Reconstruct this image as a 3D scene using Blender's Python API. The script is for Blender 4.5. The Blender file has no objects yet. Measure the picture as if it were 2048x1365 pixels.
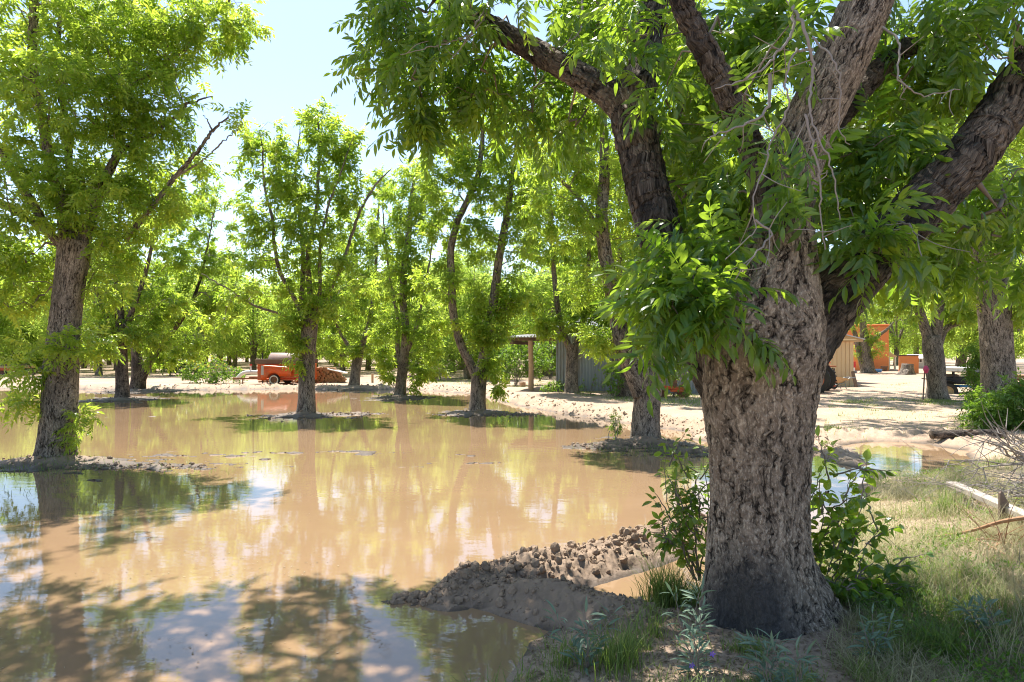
import bpy, math, random
import numpy as np
from mathutils import Vector, Matrix
R = math.radians
sc = bpy.context.scene
COL = sc.collection
# ------------------------------------------------------------------ camera
H = 1.6; F = 1365.0; CX = 1024.0; HY = 705.0
cam_d = bpy.data.cameras.new("camera"); cam = bpy.data.objects.new("camera", cam_d); COL.objects.link(cam)
cam_d.lens = 24; cam_d.sensor_width = 36; cam_d.shift_y = (HY - 682.5) / 2048
cam_d.clip_start = 0.05; cam_d.clip_end = 3000
cam.location = (0, 0, H); cam.rotation_euler = (R(90), 0, 0)
sc.camera = cam
# ------------------------------------------------------------------ light
SUN_EL, SUN_AZ = 64, -22           # azimuth from +Y, negative to the left
w = bpy.data.worlds.new("World"); sc.world = w; w.use_nodes = True
nt = w.node_tree; bg = nt.nodes["Background"]
sky = nt.nodes.new("ShaderNodeTexSky"); sky.sky_type = 'NISHITA'; sky.sun_disc = False
sky.sun_elevation = R(SUN_EL); sky.sun_rotation = R(SUN_AZ); sky.air_density = 1.0; sky.dust_density = 0.8; sky.ozone_density = 1.2
nt.links.new(sky.outputs[0], bg.inputs[0]); bg.inputs[1].default_value = 0.11
sd_ = Vector((math.sin(R(SUN_AZ)) * math.cos(R(SUN_EL)), math.cos(R(SUN_AZ)) * math.cos(R(SUN_EL)), math.sin(R(SUN_EL))))
sl = bpy.data.lights.new("sun", 'SUN'); sl.energy = 5.0; sl.angle = R(0.5); sl.color = (1, 0.95, 0.87)
so = bpy.data.objects.new("sun", sl); COL.objects.link(so); so.rotation_euler = sd_.to_track_quat('Z', 'Y').to_euler()
sc.view_settings.view_transform = 'Standard'; sc.view_settings.look = 'None'
sc.view_settings.exposure = 1.33; sc.view_settings.gamma = 1.0
sc.cycles.pixel_filter_type = 'BLACKMAN_HARRIS'; sc.cycles.filter_width = 1.1; sc.cycles.max_bounces = 7; sc.cycles.diffuse_bounces = 4; sc.cycles.glossy_bounces = 3; sc.cycles.transmission_bounces = 5
sc.cycles.transparent_max_bounces = 6; sc.cycles.sample_clamp_indirect = 8; sc.cycles.caustics_reflective = False; sc.cycles.caustics_refractive = False

rng = np.random.default_rng(7)
random.seed(7)
def W(px, py, d): return np.array(((px - CX) / F * d, d, H + (HY - py) / F * d))
def G(px, py, z=0.0):
    d = (H - z) * F / (py - HY); return np.array(((px - CX) / F * d, d, z))
# ------------------------------------------------------------------ object helpers
def tag(o, label=None, cat=None, group=None, kind=None):
    if label: o['label'] = label
    if cat: o['category'] = cat
    if group: o['group'] = group
    if kind: o['kind'] = kind
    return o
def thing(name, label, cat, loc=(0, 0, 0), group=None):
    o = bpy.data.objects.new(name, None); COL.objects.link(o); o.location = loc; o.empty_display_size = .2
    return tag(o, label, cat, group)
def npmesh(name, V, tris=None, quads=None, mats=(), parent=None, attrs=None, smooth=False, world=True):
    V = np.asarray(V, dtype=np.float32)
    me = bpy.data.meshes.new(name)
    nt_ = 0 if tris is None else len(tris); nq = 0 if quads is None else len(quads)
    idx = []
    if nt_: idx.append(np.asarray(tris).ravel())
    if nq: idx.append(np.asarray(quads).ravel())
    idx = np.concatenate(idx).astype(np.int32)
    tot = np.concatenate([np.full(nt_, 3), np.full(nq, 4)]).astype(np.int32)
    start = np.concatenate([[0], np.cumsum(tot)[:-1]]).astype(np.int32)
    me.vertices.add(len(V)); me.vertices.foreach_set('co', V.ravel())
    me.loops.add(len(idx)); me.loops.foreach_set('vertex_index', idx)
    me.polygons.add(len(tot)); me.polygons.foreach_set('loop_start', start); me.polygons.foreach_set('loop_total', tot)
    me.polygons.foreach_set('use_smooth', np.full(len(tot), smooth))
    if attrs:
        for k, a in attrs.items():
            a = np.asarray(a, dtype=np.float32)
            if a.ndim == 1:
                at = me.attributes.new(k, 'FLOAT', 'POINT'); at.data.foreach_set('value', a)
            else:
                at = me.attributes.new(k, 'FLOAT_VECTOR', 'POINT'); at.data.foreach_set('vector', a.ravel())
    me.update(calc_edges=True)
    for m in mats: me.materials.append(m)
    o = bpy.data.objects.new(name, me); COL.objects.link(o)
    if parent is not None:
        o.parent = parent
        if world: o.matrix_parent_inverse = Matrix.Translation(-Vector(parent.location))
    return o
class MB:
    """collects boxes, tubes, discs into one mesh"""
    def __init__(s): s.V = []; s.T = []; s.Q = []; s.n = 0
    def add(s, V, T=None, Q=None):
        V = np.asarray(V, float)
        if T is not None and len(T): s.T.append(np.asarray(T) + s.n)
        if Q is not None and len(Q): s.Q.append(np.asarray(Q) + s.n)
        s.V.append(V); s.n += len(V); return s
    def box(s, c, size, rot=None, bev=0.0):
        x, y, z = [v / 2 for v in size]
        b = min(bev, x * .9, y * .9, z * .9) if bev else 0
        if not b:
            V = np.array([[i, j, k] for i in (-x, x) for j in (-y, y) for k in (-z, z)])
            Q = [[0, 1, 3, 2], [4, 6, 7, 5], [0, 4, 5, 1], [2, 3, 7, 6], [0, 2, 6, 4], [1, 5, 7, 3]]
            T = []
        else:
            V = []; ids = {}
            for i in (-1, 1):
                for j in (-1, 1):
                    for k in (-1, 1):
                        for a in range(3):
                            p = [i * (x - b), j * (y - b), k * (z - b)]
                            p[a] = (i * x, j * y, k * z)[a]
                            ids[(i, j, k, a)] = len(V); V.append(p)
            V = np.array(V); Q = []; T = []
            for a in range(3):
                o1, o2 = [q for q in range(3) if q != a]
                for sgn in (-1, 1):
                    L = []
                    for (u, v) in ((-1, -1), (1, -1), (1, 1), (-1, 1)):
                        t = [0, 0, 0]; t[a] = sgn; t[o1] = u; t[o2] = v; L.append(ids[(*t, a)])
                    Q.append(L)
            for a in range(3):
                o1, o2 = [q for q in range(3) if q != a]
                for u in (-1, 1):
                    for v in (-1, 1):
                        t1 = [0, 0, 0]; t2 = [0, 0, 0]
                        t1[a] = -1; t1[o1] = u; t1[o2] = v; t2[a] = 1; t2[o1] = u; t2[o2] = v
                        Q.append([ids[(*t1, o1)], ids[(*t2, o1)], ids[(*t2, o2)], ids[(*t1, o2)]])
            for i in (-1, 1):
                for j in (-1, 1):
                    for k in (-1, 1): T.append([ids[(i, j, k, a)] for a in range(3)])
        if rot is not None: V = V @ np.array(rot).T
        return s.add(V + np.array(c), T, Q)
    def tube(s, P, rad, seg=8, caps=True):
        V, Q, bk, T = tube_geo(P, rad, seg, caps); return s.add(V, T, Q)
    def build(s, name, mat, parent=None, smooth=False):
        V = np.concatenate(s.V)
        T = np.concatenate(s.T) if s.T else None; Q = np.concatenate(s.Q) if s.Q else None
        o = npmesh(name, V, T, Q, [mat] if not isinstance(mat, (list, tuple)) else mat, parent, smooth=smooth)
        return o
def tube_geo(P, rad, seg=8, caps=False):
    P = np.asarray(P, float); n = len(P)
    rad = np.full(n, rad) if np.isscalar(rad) else np.asarray(rad, float)
    T = np.gradient(P, axis=0); T /= np.linalg.norm(T, axis=1)[:, None] + 1e-9
    up = np.array((0, -1., 0)) if abs(T[0, 1]) < .9 else np.array((1., 0, 0))
    N = np.zeros_like(P); v = np.cross(np.cross(T[0], up), T[0]); N[0] = v / (np.linalg.norm(v) + 1e-9)
    for i in range(1, n):
        v = N[i - 1] - T[i] * np.dot(N[i - 1], T[i]); N[i] = v / (np.linalg.norm(v) + 1e-9)
    B = np.cross(T, N)
    a = np.linspace(0, 2 * np.pi, seg, endpoint=False)
    ring = np.cos(a)[None, :, None] * N[:, None, :] + np.sin(a)[None, :, None] * B[:, None, :]
    V = (P[:, None, :] + ring * rad[:, None, None]).reshape(-1, 3)
    ln = np.concatenate([[0], np.cumsum(np.linalg.norm(np.diff(P, axis=0), axis=1))])
    r0 = rad.mean()
    bk = np.stack([np.tile(np.cos(a) * r0, n), np.tile(np.sin(a) * r0, n), np.repeat(ln, seg)], 1)
    i = np.arange(n - 1)[:, None] * seg; j = np.arange(seg)[None, :]; k = (j + 1) % seg
    Q = np.stack([i + j, i + k, i + seg + k, i + seg + j], -1).reshape(-1, 4)
    Tt = np.zeros((0, 3), int)
    if caps:
        V = np.concatenate([V, P[:1], P[-1:]]); bk = np.concatenate([bk, [[0, 0, 0]], [[0, 0, ln[-1]]]])
        c0 = n * seg; c1 = c0 + 1; jj = np.arange(seg); kk = (jj + 1) % seg; b = (n - 1) * seg
        Tt = np.concatenate([np.stack([kk, jj, np.full(seg, c0)], 1), np.stack([b + jj, b + kk, np.full(seg, c1)], 1)])
    return V, Q, bk, Tt
def spline(P, step):
    """catmull-rom through rows of P (any width) at about `step` spacing of the first three columns"""
    P = np.asarray(P, float); E = np.concatenate([[2 * P[0] - P[1]], P, [2 * P[-1] - P[-2]]]); out = []
    for i in range(len(P) - 1):
        p0, p1, p2, p3 = E[i:i + 4]; n = max(1, int(math.ceil(np.linalg.norm((p2 - p1)[:3]) / step)))
        for t in np.linspace(0, 1, n, endpoint=False):
            out.append(.5 * (2 * p1 + (p2 - p0) * t + (2 * p0 - 5 * p1 + 4 * p2 - p3) * t * t + (3 * p1 - p0 - 3 * p2 + p3) * t ** 3))
    out.append(P[-1]); return np.array(out)
# ------------------------------------------------------------------ numpy noise
def vnoise(x, y, seed=0):
    xi = np.floor(x).astype(np.int64); yi = np.floor(y).astype(np.int64); fx = x - xi; fy = y - yi
    def h(a, b):
        n = (a * 374761393 + b * 668265263 + seed * 974634777) & 0xffffffff
        n = ((n ^ (n >> 13)) * 1274126177) & 0xffffffff
        return ((n ^ (n >> 16)) & 0xffff) / 65535.0
    u = fx * fx * (3 - 2 * fx); v = fy * fy * (3 - 2 * fy)
    return (h(xi, yi) * (1 - u) + h(xi + 1, yi) * u) * (1 - v) + (h(xi, yi + 1) * (1 - u) + h(xi + 1, yi + 1) * u) * v
def fbm(x, y, oct=4, seed=0):
    s = 0; a = .5
    for i in range(oct): s = s + a * vnoise(x * 2 ** i + 13.7 * i, y * 2 ** i - 7.3 * i, seed + i); a *= .5
    return s / (1 - .5 ** oct)
# ------------------------------------------------------------------ materials
def mat(name):
    m = bpy.data.materials.new(name); m.use_nodes = True; t = m.node_tree
    return m, t, t.nodes["Principled BSDF"]
def N(t, kind, **kw):
    n = t.nodes.new(kind)
    for k, v in kw.items(): setattr(n, k, v)
    return n
def noise(t, vec, scale, detail=4, rough=.6, dist=0.0):
    n = N(t, "ShaderNodeTexNoise"); n.inputs['Scale'].default_value = scale; n.inputs['Detail'].default_value = detail
    n.inputs['Roughness'].default_value = rough; n.inputs['Distortion'].default_value = dist
    if vec is not None: t.links.new(vec, n.inputs['Vector'])
    return n
def ramp(t, fac, stops):
    r = N(t, "ShaderNodeValToRGB"); e = r.color_ramp.elements
    while len(e) < len(stops): e.new(.5)
    for i, (p, c) in enumerate(stops):
        e[i].position = p; e[i].color = (c, c, c, 1) if np.isscalar(c) else (*c, 1)
    t.links.new(fac, r.inputs[0]); return r
def mix(t, fac, a, b, blend='MIX'):
    m = N(t, "ShaderNodeMix", data_type='RGBA', blend_type=blend)
    for s, v in ((0, fac), (6, a), (7, b)):
        if hasattr(v, 'links') or hasattr(v, 'is_linked'): t.links.new(v, m.inputs[s])
        elif np.isscalar(v): m.inputs[s].default_value = v
        else: m.inputs[s].default_value = (*v, 1)
    return m.outputs[2]
def math_(t, op, a, b=None, c=None):
    m = N(t, "ShaderNodeMath", operation=op)
    for i, v in enumerate((a, b, c)):
        if v is None: continue
        if np.isscalar(v): m.inputs[i].default_value = v
        else: t.links.new(v, m.inputs[i])
    return m.outputs[0]
def vscale(t, vec, s):
    m = N(t, "ShaderNodeVectorMath", operation='MULTIPLY'); t.links.new(vec, m.inputs[0]); m.inputs[1].default_value = s
    return m.outputs[0]
def bump(t, p, hgt, strength=.5, dist=.02):
    b = N(t, "ShaderNodeBump"); b.inputs['Strength'].default_value = strength; b.inputs['Distance'].default_value = dist
    t.links.new(hgt, b.inputs['Height']); t.links.new(b.outputs[0], p.inputs['Normal']); return b
def objco(t): return N(t, "ShaderNodeTexCoord").outputs['Object']
def attr(t, name): return N(t, "ShaderNodeAttribute", attribute_name=name)
def bark_mat(name, tint=(1, 1, 1), disp=0.0, stain=.5, char=None):
    m, t, p = mat(name)
    v = attr(t, 'bk').outputs['Vector']
    wn = noise(t, v, 6, 3); wv = N(t, "ShaderNodeVectorMath", operation='MULTIPLY_ADD')
    t.links.new(wn.outputs['Color'], wv.inputs[0]); wv.inputs[1].default_value = (.10, .10, .12); t.links.new(v, wv.inputs[2])
    sv = vscale(t, wv.outputs[0], (60, 60, 20))
    vo = N(t, "ShaderNodeTexVoronoi", feature='DISTANCE_TO_EDGE'); t.links.new(sv, vo.inputs['Vector']); vo.inputs['Scale'].default_value = 1
    vc = N(t, "ShaderNodeTexVoronoi", feature='F1'); t.links.new(sv, vc.inputs['Vector']); vc.inputs['Scale'].default_value = 1
    fur = ramp(t, vo.outputs['Distance'], [(0.0, 0.0), (.30, 1.0)])
    rid = noise(t, vscale(t, wv.outputs[0], (38, 38, 7.0)), 1, 6, .66, .15)
    fine = noise(t, vscale(t, v, (110, 110, 32)), 1, 5, .78)
    big = noise(t, vscale(t, v, (3, 3, 1.2)), 1.6, 4, .65)
    ridr = ramp(t, rid.outputs[0], [(.36, 0.0), (.52, .62), (.72, 1.0)])
    hgt = math_(t, 'ADD', math_(t, 'MULTIPLY', ridr.outputs[0], .62), math_(t, 'ADD', math_(t, 'MULTIPLY', fur.outputs[0], .20), math_(t, 'MULTIPLY', fine.outputs[0], .30)))
    plate = mix(t, vc.outputs['Color'], (.17, .135, .108), (.34, .29, .24))
    plate = mix(t, ramp(t, fine.outputs[0], [(.50, 0.0), (.66, 1.0)]).outputs[0], plate, (.60, .54, .46))
    col = mix(t, ramp(t, hgt, [(.26, 0.0), (.60, 1.0)]).outputs[0], (.016, .012, .009), plate)
    bigr = ramp(t, big.outputs[0], [(.42, 0.0), (.60, 1.0)])
    col = mix(t, math_(t, 'MULTIPLY', bigr.outputs[0], stain), col, mix(t, fine.outputs[0], (.008, .007, .007), (.085, .078, .070)))
    if char is not None:
        d = N(t, "ShaderNodeVectorMath", operation='DISTANCE'); geo = N(t, "ShaderNodeNewGeometry")
        t.links.new(geo.outputs['Position'], d.inputs[0]); d.inputs[1].default_value = char[:3]
        dn = math_(t, 'ADD', d.outputs['Value'], math_(t, 'MULTIPLY', noise(t, geo.outputs['Position'], 9, 4).outputs[0], .16))
        cf = ramp(t, dn, [(char[3] * .55, 1.0), (char[3], 0.0)])
        col = mix(t, math_(t, 'MULTIPLY', cf.outputs[0], .95), col, mix(t, fine.outputs[0], (.006, .006, .007), (.10, .10, .105)))
    col = mix(t, 1.0, col, tint, 'MULTIPLY')
    t.links.new(col, p.inputs['Base Color']); p.inputs['Roughness'].default_value = .9
    p.inputs['Specular IOR Level'].default_value = .2
    if disp:
        dn = N(t, "ShaderNodeDisplacement"); dn.inputs['Scale'].default_value = disp; dn.inputs['Midlevel'].default_value = .6
        t.links.new(hgt, dn.inputs['Height']); t.links.new(dn.outputs[0], t.nodes['Material Output'].inputs['Displacement'])
        m.displacement_method = 'BOTH'
    else: bump(t, p, hgt, .9, .02)
    return m
def leaf_mat(name, c0, c1, tr0, tr1, trans=.45, rough=.42, spec=.45):
    m, t, p = mat(name)
    a = attr(t, 'rnd').outputs['Fac']; b = attr(t, 'tone').outputs['Fac']
    f = math_(t, 'ADD', math_(t, 'MULTIPLY', a, .45), math_(t, 'MULTIPLY', b, .55))
    c = mix(t, f, c0, c1); tr = mix(t, f, tr0, tr1)
    t.links.new(c, p.inputs['Base Color']); p.inputs['Roughness'].default_value = rough; p.inputs['Specular IOR Level'].default_value = spec
    tl = N(t, "ShaderNodeBsdfTranslucent"); t.links.new(tr, tl.inputs[0])
    mx = N(t, "ShaderNodeMixShader"); mx.inputs[0].default_value = trans
    t.links.new(p.outputs[0], mx.inputs[1]); t.links.new(tl.outputs[0], mx.inputs[2])
    t.links.new(mx.outputs[0], t.nodes['Material Output'].inputs[0])
    return m
def plain(name, col, rough=.7, var=.25, scale=6, metal=0.0, bmp=.25, stretch=(1, 1, 1), dirt=None, spec=.4):
    m, t, p = mat(name); v = vscale(t, objco(t), stretch)
    n = noise(t, v, scale, 5, .65); n2 = noise(t, v, scale * 7, 3, .6)
    c = mix(t, n.outputs[0], tuple(x * (1 - var) for x in col), tuple(min(1, x * (1 + var)) for x in col))
    if dirt is not None:
        c = mix(t, ramp(t, noise(t, v, scale * .6, 6, .7).outputs[0], [(.5, 0.0), (.62, 1.0)]).outputs[0], c, dirt)
    t.links.new(c, p.inputs['Base Color']); p.inputs['Roughness'].default_value = rough; p.inputs['Metallic'].default_value = metal
    p.inputs['Specular IOR Level'].default_value = spec
    bump(t, p, n2.outputs[0], bmp, .01); return m
M = {}
M['bark_main'] = bark_mat('bark_main', (1.0, .93, .84), disp=.021, stain=.3, char=(*W(1480, 1245, 3.6), .54))
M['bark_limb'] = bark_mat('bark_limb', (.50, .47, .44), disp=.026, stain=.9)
M['bark'] = bark_mat('bark', (1.0, .97, .93), stain=.55)
M['bark_disp'] = bark_mat('bark_disp', (1.0, .97, .93), disp=.024, stain=.5)
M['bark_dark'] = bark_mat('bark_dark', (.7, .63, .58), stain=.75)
M['twig'] = plain('twig', (.20, .16, .13), .85, .4, 8)
M['deadtwig'] = plain('deadtwig', (.25, .22, .195), .85, .3, 10)
M['leaf_near'] = leaf_mat('leaf_near', (.035, .10, .02), (.085, .17, .03), (.22, .42, .02), (.56, .74, .06), .48, .28, .6)
M['leaf_mid'] = leaf_mat('leaf_mid', (.06, .14, .022), (.17, .265, .04), (.32, .52, .035), (.74, .86, .10), .56, .36, .5)
M['leaf_far'] = leaf_mat('leaf_far', (.09, .18, .035), (.20, .30, .06), (.40, .60, .06), (.74, .86, .15), .56, .5, .4)
M['leaf_bush'] = leaf_mat('leaf_bush', (.05, .11, .02), (.12, .22, .03), (.16, .34, .02), (.36, .52, .05), .45)
M['leaf_silver'] = leaf_mat('leaf_silver', (.10, .16, .11), (.20, .27, .19), (.12, .22, .10), (.22, .34, .16), .25, .7, .2)
M['grass'] = leaf_mat('grass', (.07, .12, .025), (.21, .27, .08), (.18, .32, .03), (.42, .50, .12), .4, .5, .3)
M['straw'] = leaf_mat('straw', (.26, .24, .12), (.52, .46, .28), (.30, .30, .12), (.55, .50, .28), .35, .6, .25)
M['litter'] = leaf_mat('litter', (.13, .09, .05), (.42, .34, .24), (.1, .07, .03), (.3, .22, .12), .15, .8, .1)
# water
m, t, p = mat('muddy_water')
g = N(t, "ShaderNodeNewGeometry").outputs['Position']
n1 = noise(t, vscale(t, g, (.35, .8, 1)), 1.0, 5, .6)
p.inputs['Roughness'].default_value = .03; p.inputs['IOR'].default_value = 1.5
t.links.new(mix(t, n1.outputs[0], (.21, .133, .074), (.30, .198, .115)), p.inputs['Base Color'])
a1 = noise(t, vscale(t, g, (3.0, 7.0, 1)), 1.0, 3, .5); a2 = noise(t, vscale(t, g, (16, 34, 1)), 1.0, 2, .5)
hh = math_(t, 'ADD', math_(t, 'MULTIPLY', a1.outputs[0], .7), math_(t, 'MULTIPLY', a2.outputs[0], .10))
bump(t, p, hh, .22, .006)
M['water'] = m
# soil
m, t, p = mat('soil')
g = N(t, "ShaderNodeNewGeometry").outputs['Position']; wet = attr(t, 'wet').outputs['Fac']; dark = attr(t, 'loam').outputs['Fac']
n1 = noise(t, g, .55, 6, .6); n2 = noise(t, g, 7, 5, .7); n3 = noise(t, g, 45, 3, .7)
c = mix(t, ramp(t, n1.outputs[0], [(.35, 0.0), (.65, 1.0)]).outputs[0], (.31, .215, .15), (.43, .325, .235))
c = mix(t, ramp(t, n2.outputs[0], [(.40, 0.0), (.66, 1.0)]).outputs[0], c, (.30, .21, .145))
c = mix(t, math_(t, 'MULTIPLY', ramp(t, n3.outputs[0], [(.5, 0.0), (.7, 1.0)]).outputs[0], .5), c, (.50, .40, .31))
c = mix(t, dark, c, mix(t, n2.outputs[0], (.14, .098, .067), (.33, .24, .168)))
c = mix(t, wet, c, mix(t, n2.outputs[0], (.035, .026, .02), (.10, .07, .048)))
t.links.new(c, p.inputs['Base Color'])
t.links.new(ramp(t, wet, [(0, .9), (1, .62)]).outputs[0], p.inputs['Roughness']); p.inputs['Specular IOR Level'].default_value = .3
bump(t, p, math_(t, 'ADD', n2.outputs[0], math_(t, 'MULTIPLY', n3.outputs[0], .6)), .5, .02)
M['soil'] = m
M['clod'] = plain('clod', (.26, .188, .13), .95, .5, 9, bmp=.8, spec=.15)
M['clod_pale'] = plain('clod_pale', (.44, .335, .245), .95, .25, 9, bmp=.3, spec=.15)
M['orange_paint'] = plain('orange_paint', (.62, .10, .02), .35, .15, 3, dirt=(.40, .12, .05))
M['primer'] = plain('primer', (.42, .42, .42), .6, .15, 5)
M['rust'] = plain('rust', (.24, .11, .06), .8, .45, 6, dirt=(.13, .07, .045))
M['rust_light'] = plain('rust_light', (.30, .20, .17), .65, .25, 3, dirt=(.34, .30, .28))
M['oldwood'] = plain('oldwood', (.17, .12, .09), .85, .4, 3, stretch=(1, 1, 8))
M['greywood'] = plain('greywood', (.36, .31, .27), .85, .35, 3, stretch=(3, 14, 14), bmp=.5)
M['stake'] = plain('stake', (.45, .30, .20), .85, .25, 6)
M['firewood'] = plain('firewood', (.34, .19, .10), .85, .55, 12)
M['rubber'] = plain('rubber', (.035, .033, .03), .75, .3, 8)
M['whitewall'] = plain('whitewall', (.62, .58, .52), .6, .2, 8)
M['whitepaint'] = plain('whitepaint', (.74, .74, .72), .45, .1, 4)
M['blackpaint'] = plain('blackpaint', (.02, .02, .025), .35, .3, 5)
M['galv'] = plain('galv', (.22, .25, .275), .42, .25, 1.4, metal=.35, stretch=(3, 3, .6), dirt=(.20, .18, .17))  # base colour lowered to carry the tree shade on the shed wall
M['roofmetal'] = plain('roofmetal', (.42, .41, .40), .4, .2, 1.5, metal=.4, dirt=(.30, .22, .17))
M['cream'] = plain('cream', (.68, .50, .30), .7, .12, 2, stretch=(1, 1, .4))
M['adobe'] = plain('adobe', (.80, .27, .10), .9, .10, 2)
M['greywall'] = plain('greywall', (.42, .44, .43), .8, .1, 2)
M['whiteroof'] = plain('whiteroof', (.75, .75, .74), .5, .08, 2)
M['brick'] = plain('brick', (.16, .10, .085), .9, .3, 4)
M['glass'] = plain('glass', (.05, .03, .03), .12, .3, 3)
M['redlens'] = plain('redlens', (.55, .02, .02), .3, .1, 3)
M['pink'] = plain('pink', (.60, .08, .18), .8, .2, 5)
M['blue'] = plain('blue', (.05, .2, .5), .5, .2, 5)
M['yellow'] = plain('yellow', (.75, .55, .04), .7, .1, 5)
M['purple'] = plain('purple', (.22, .12, .55), .7, .1, 5)
M['tan'] = plain('tan', (.50, .34, .18), .7, .2, 5)
M['terracotta'] = plain('terracotta', (.12, .07, .05), .8, .2, 5)
# ------------------------------------------------------------------ TERRAIN
def poly(px): return np.array([G(*q)[:2] for q in px])
POND = np.concatenate([
    poly([(-200, 779), (200, 780), (420, 780), (600, 779), (800, 780), (880, 783), (960, 790), (1010, 805), (1090, 822), (1180, 836), (1270, 850), (1340, 862), (1400, 878),
          (1500, 893), (1600, 900), (1650, 905), (1680, 930), (1750, 955), (1745, 985), (1690, 1030), (1640, 1075), (1600, 1110), (1540, 1150), (1400, 1185), (1375, 1205),
          (1300, 1232), (1200, 1250), (1100, 1262), (1060, 1285), (1040, 1320), (1020, 1370), (990, 1480)]),
    [(-.2, 1.9), (-.9, 1.3), (-3, .9), (-30, -2), (-70, 10), (-60, 29.5)]])
PUDDLE = poly([(1690, 890), (1760, 884), (1860, 890), (1935, 905), (1945, 930), (1890, 950), (1800, 958), (1740, 935), (1700, 915)])
def seg_dist(x, y, A, B):
    dx, dy = B[0] - A[0], B[1] - A[1]; L = dx * dx + dy * dy + 1e-12
    t = np.clip(((x - A[0]) * dx + (y - A[1]) * dy) / L, 0, 1)
    return np.hypot(x - A[0] - t * dx, y - A[1] - t * dy), t
def sdf(x, y, P):
    d = np.full(x.shape, 1e9); ins = np.zeros(x.shape, bool); n = len(P)
    for i in range(n):
        A, B = P[i], P[(i + 1) % n]; d = np.minimum(d, seg_dist(x, y, A, B)[0])
        c = ((A[1] > y) != (B[1] > y)) & (x < (B[0] - A[0]) * (y - A[1]) / (B[1] - A[1] + 1e-12) + A[0]); ins ^= c
    return np.where(ins, -d, d)
def ridge(x, y, pts, hs, wd):
    h = np.zeros(x.shape)
    for i in range(len(pts) - 1):
        d, t = seg_dist(x, y, pts[i], pts[i + 1]); hh = hs[i] * (1 - t) + hs[i + 1] * t; ww = wd[i] * (1 - t) + wd[i + 1] * t
        h = np.maximum(h, hh * .5 * (1 + np.cos(np.pi * np.clip(d / (ww * 1.25), 0, 1))))
    return h
BERM_A = [G(905, 1200)[:2], G(960, 1178)[:2], G(1120, 1145)[:2], G(1250, 1115)[:2], G(1350, 1075)[:2], G(1440, 1050)[:2]]
BERM_B = [G(950, 1185)[:2], G(1060, 1200)[:2], G(1180, 1235)[:2], G(1290, 1262)[:2], G(1400, 1270)[:2]]
ISLES = [(112, 928, 1.5, .6, .09), (350, 935, 1.1, .25, .03), (245, 799, 1.5, .7, .05), (280, 783, 2.2, .6, .06), (612, 832, 1.2, .6, .05), (700, 829, 1.2, .3, .03), (955, 826, 1.2, .6, .055), (1040, 829, .6, .3, .03),
         (1290, 888, 1.0, .6, .08), (1380, 905, 1.1, .5, .05), (1210, 895, .7, .4, .04), (800, 796, 1.3, .7, .05), (708, 777, 1.5, .8, .07), (850, 1200, .2, .08, .012)]
LINES = [([(150, 838), (330, 833)], .05), ([(560, 918), (300, 908), (700, 905), (940, 915)], .06), ([(60, 935), (200, 960)], .05), ([(800, 930), (1000, 925)], .04)]
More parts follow.
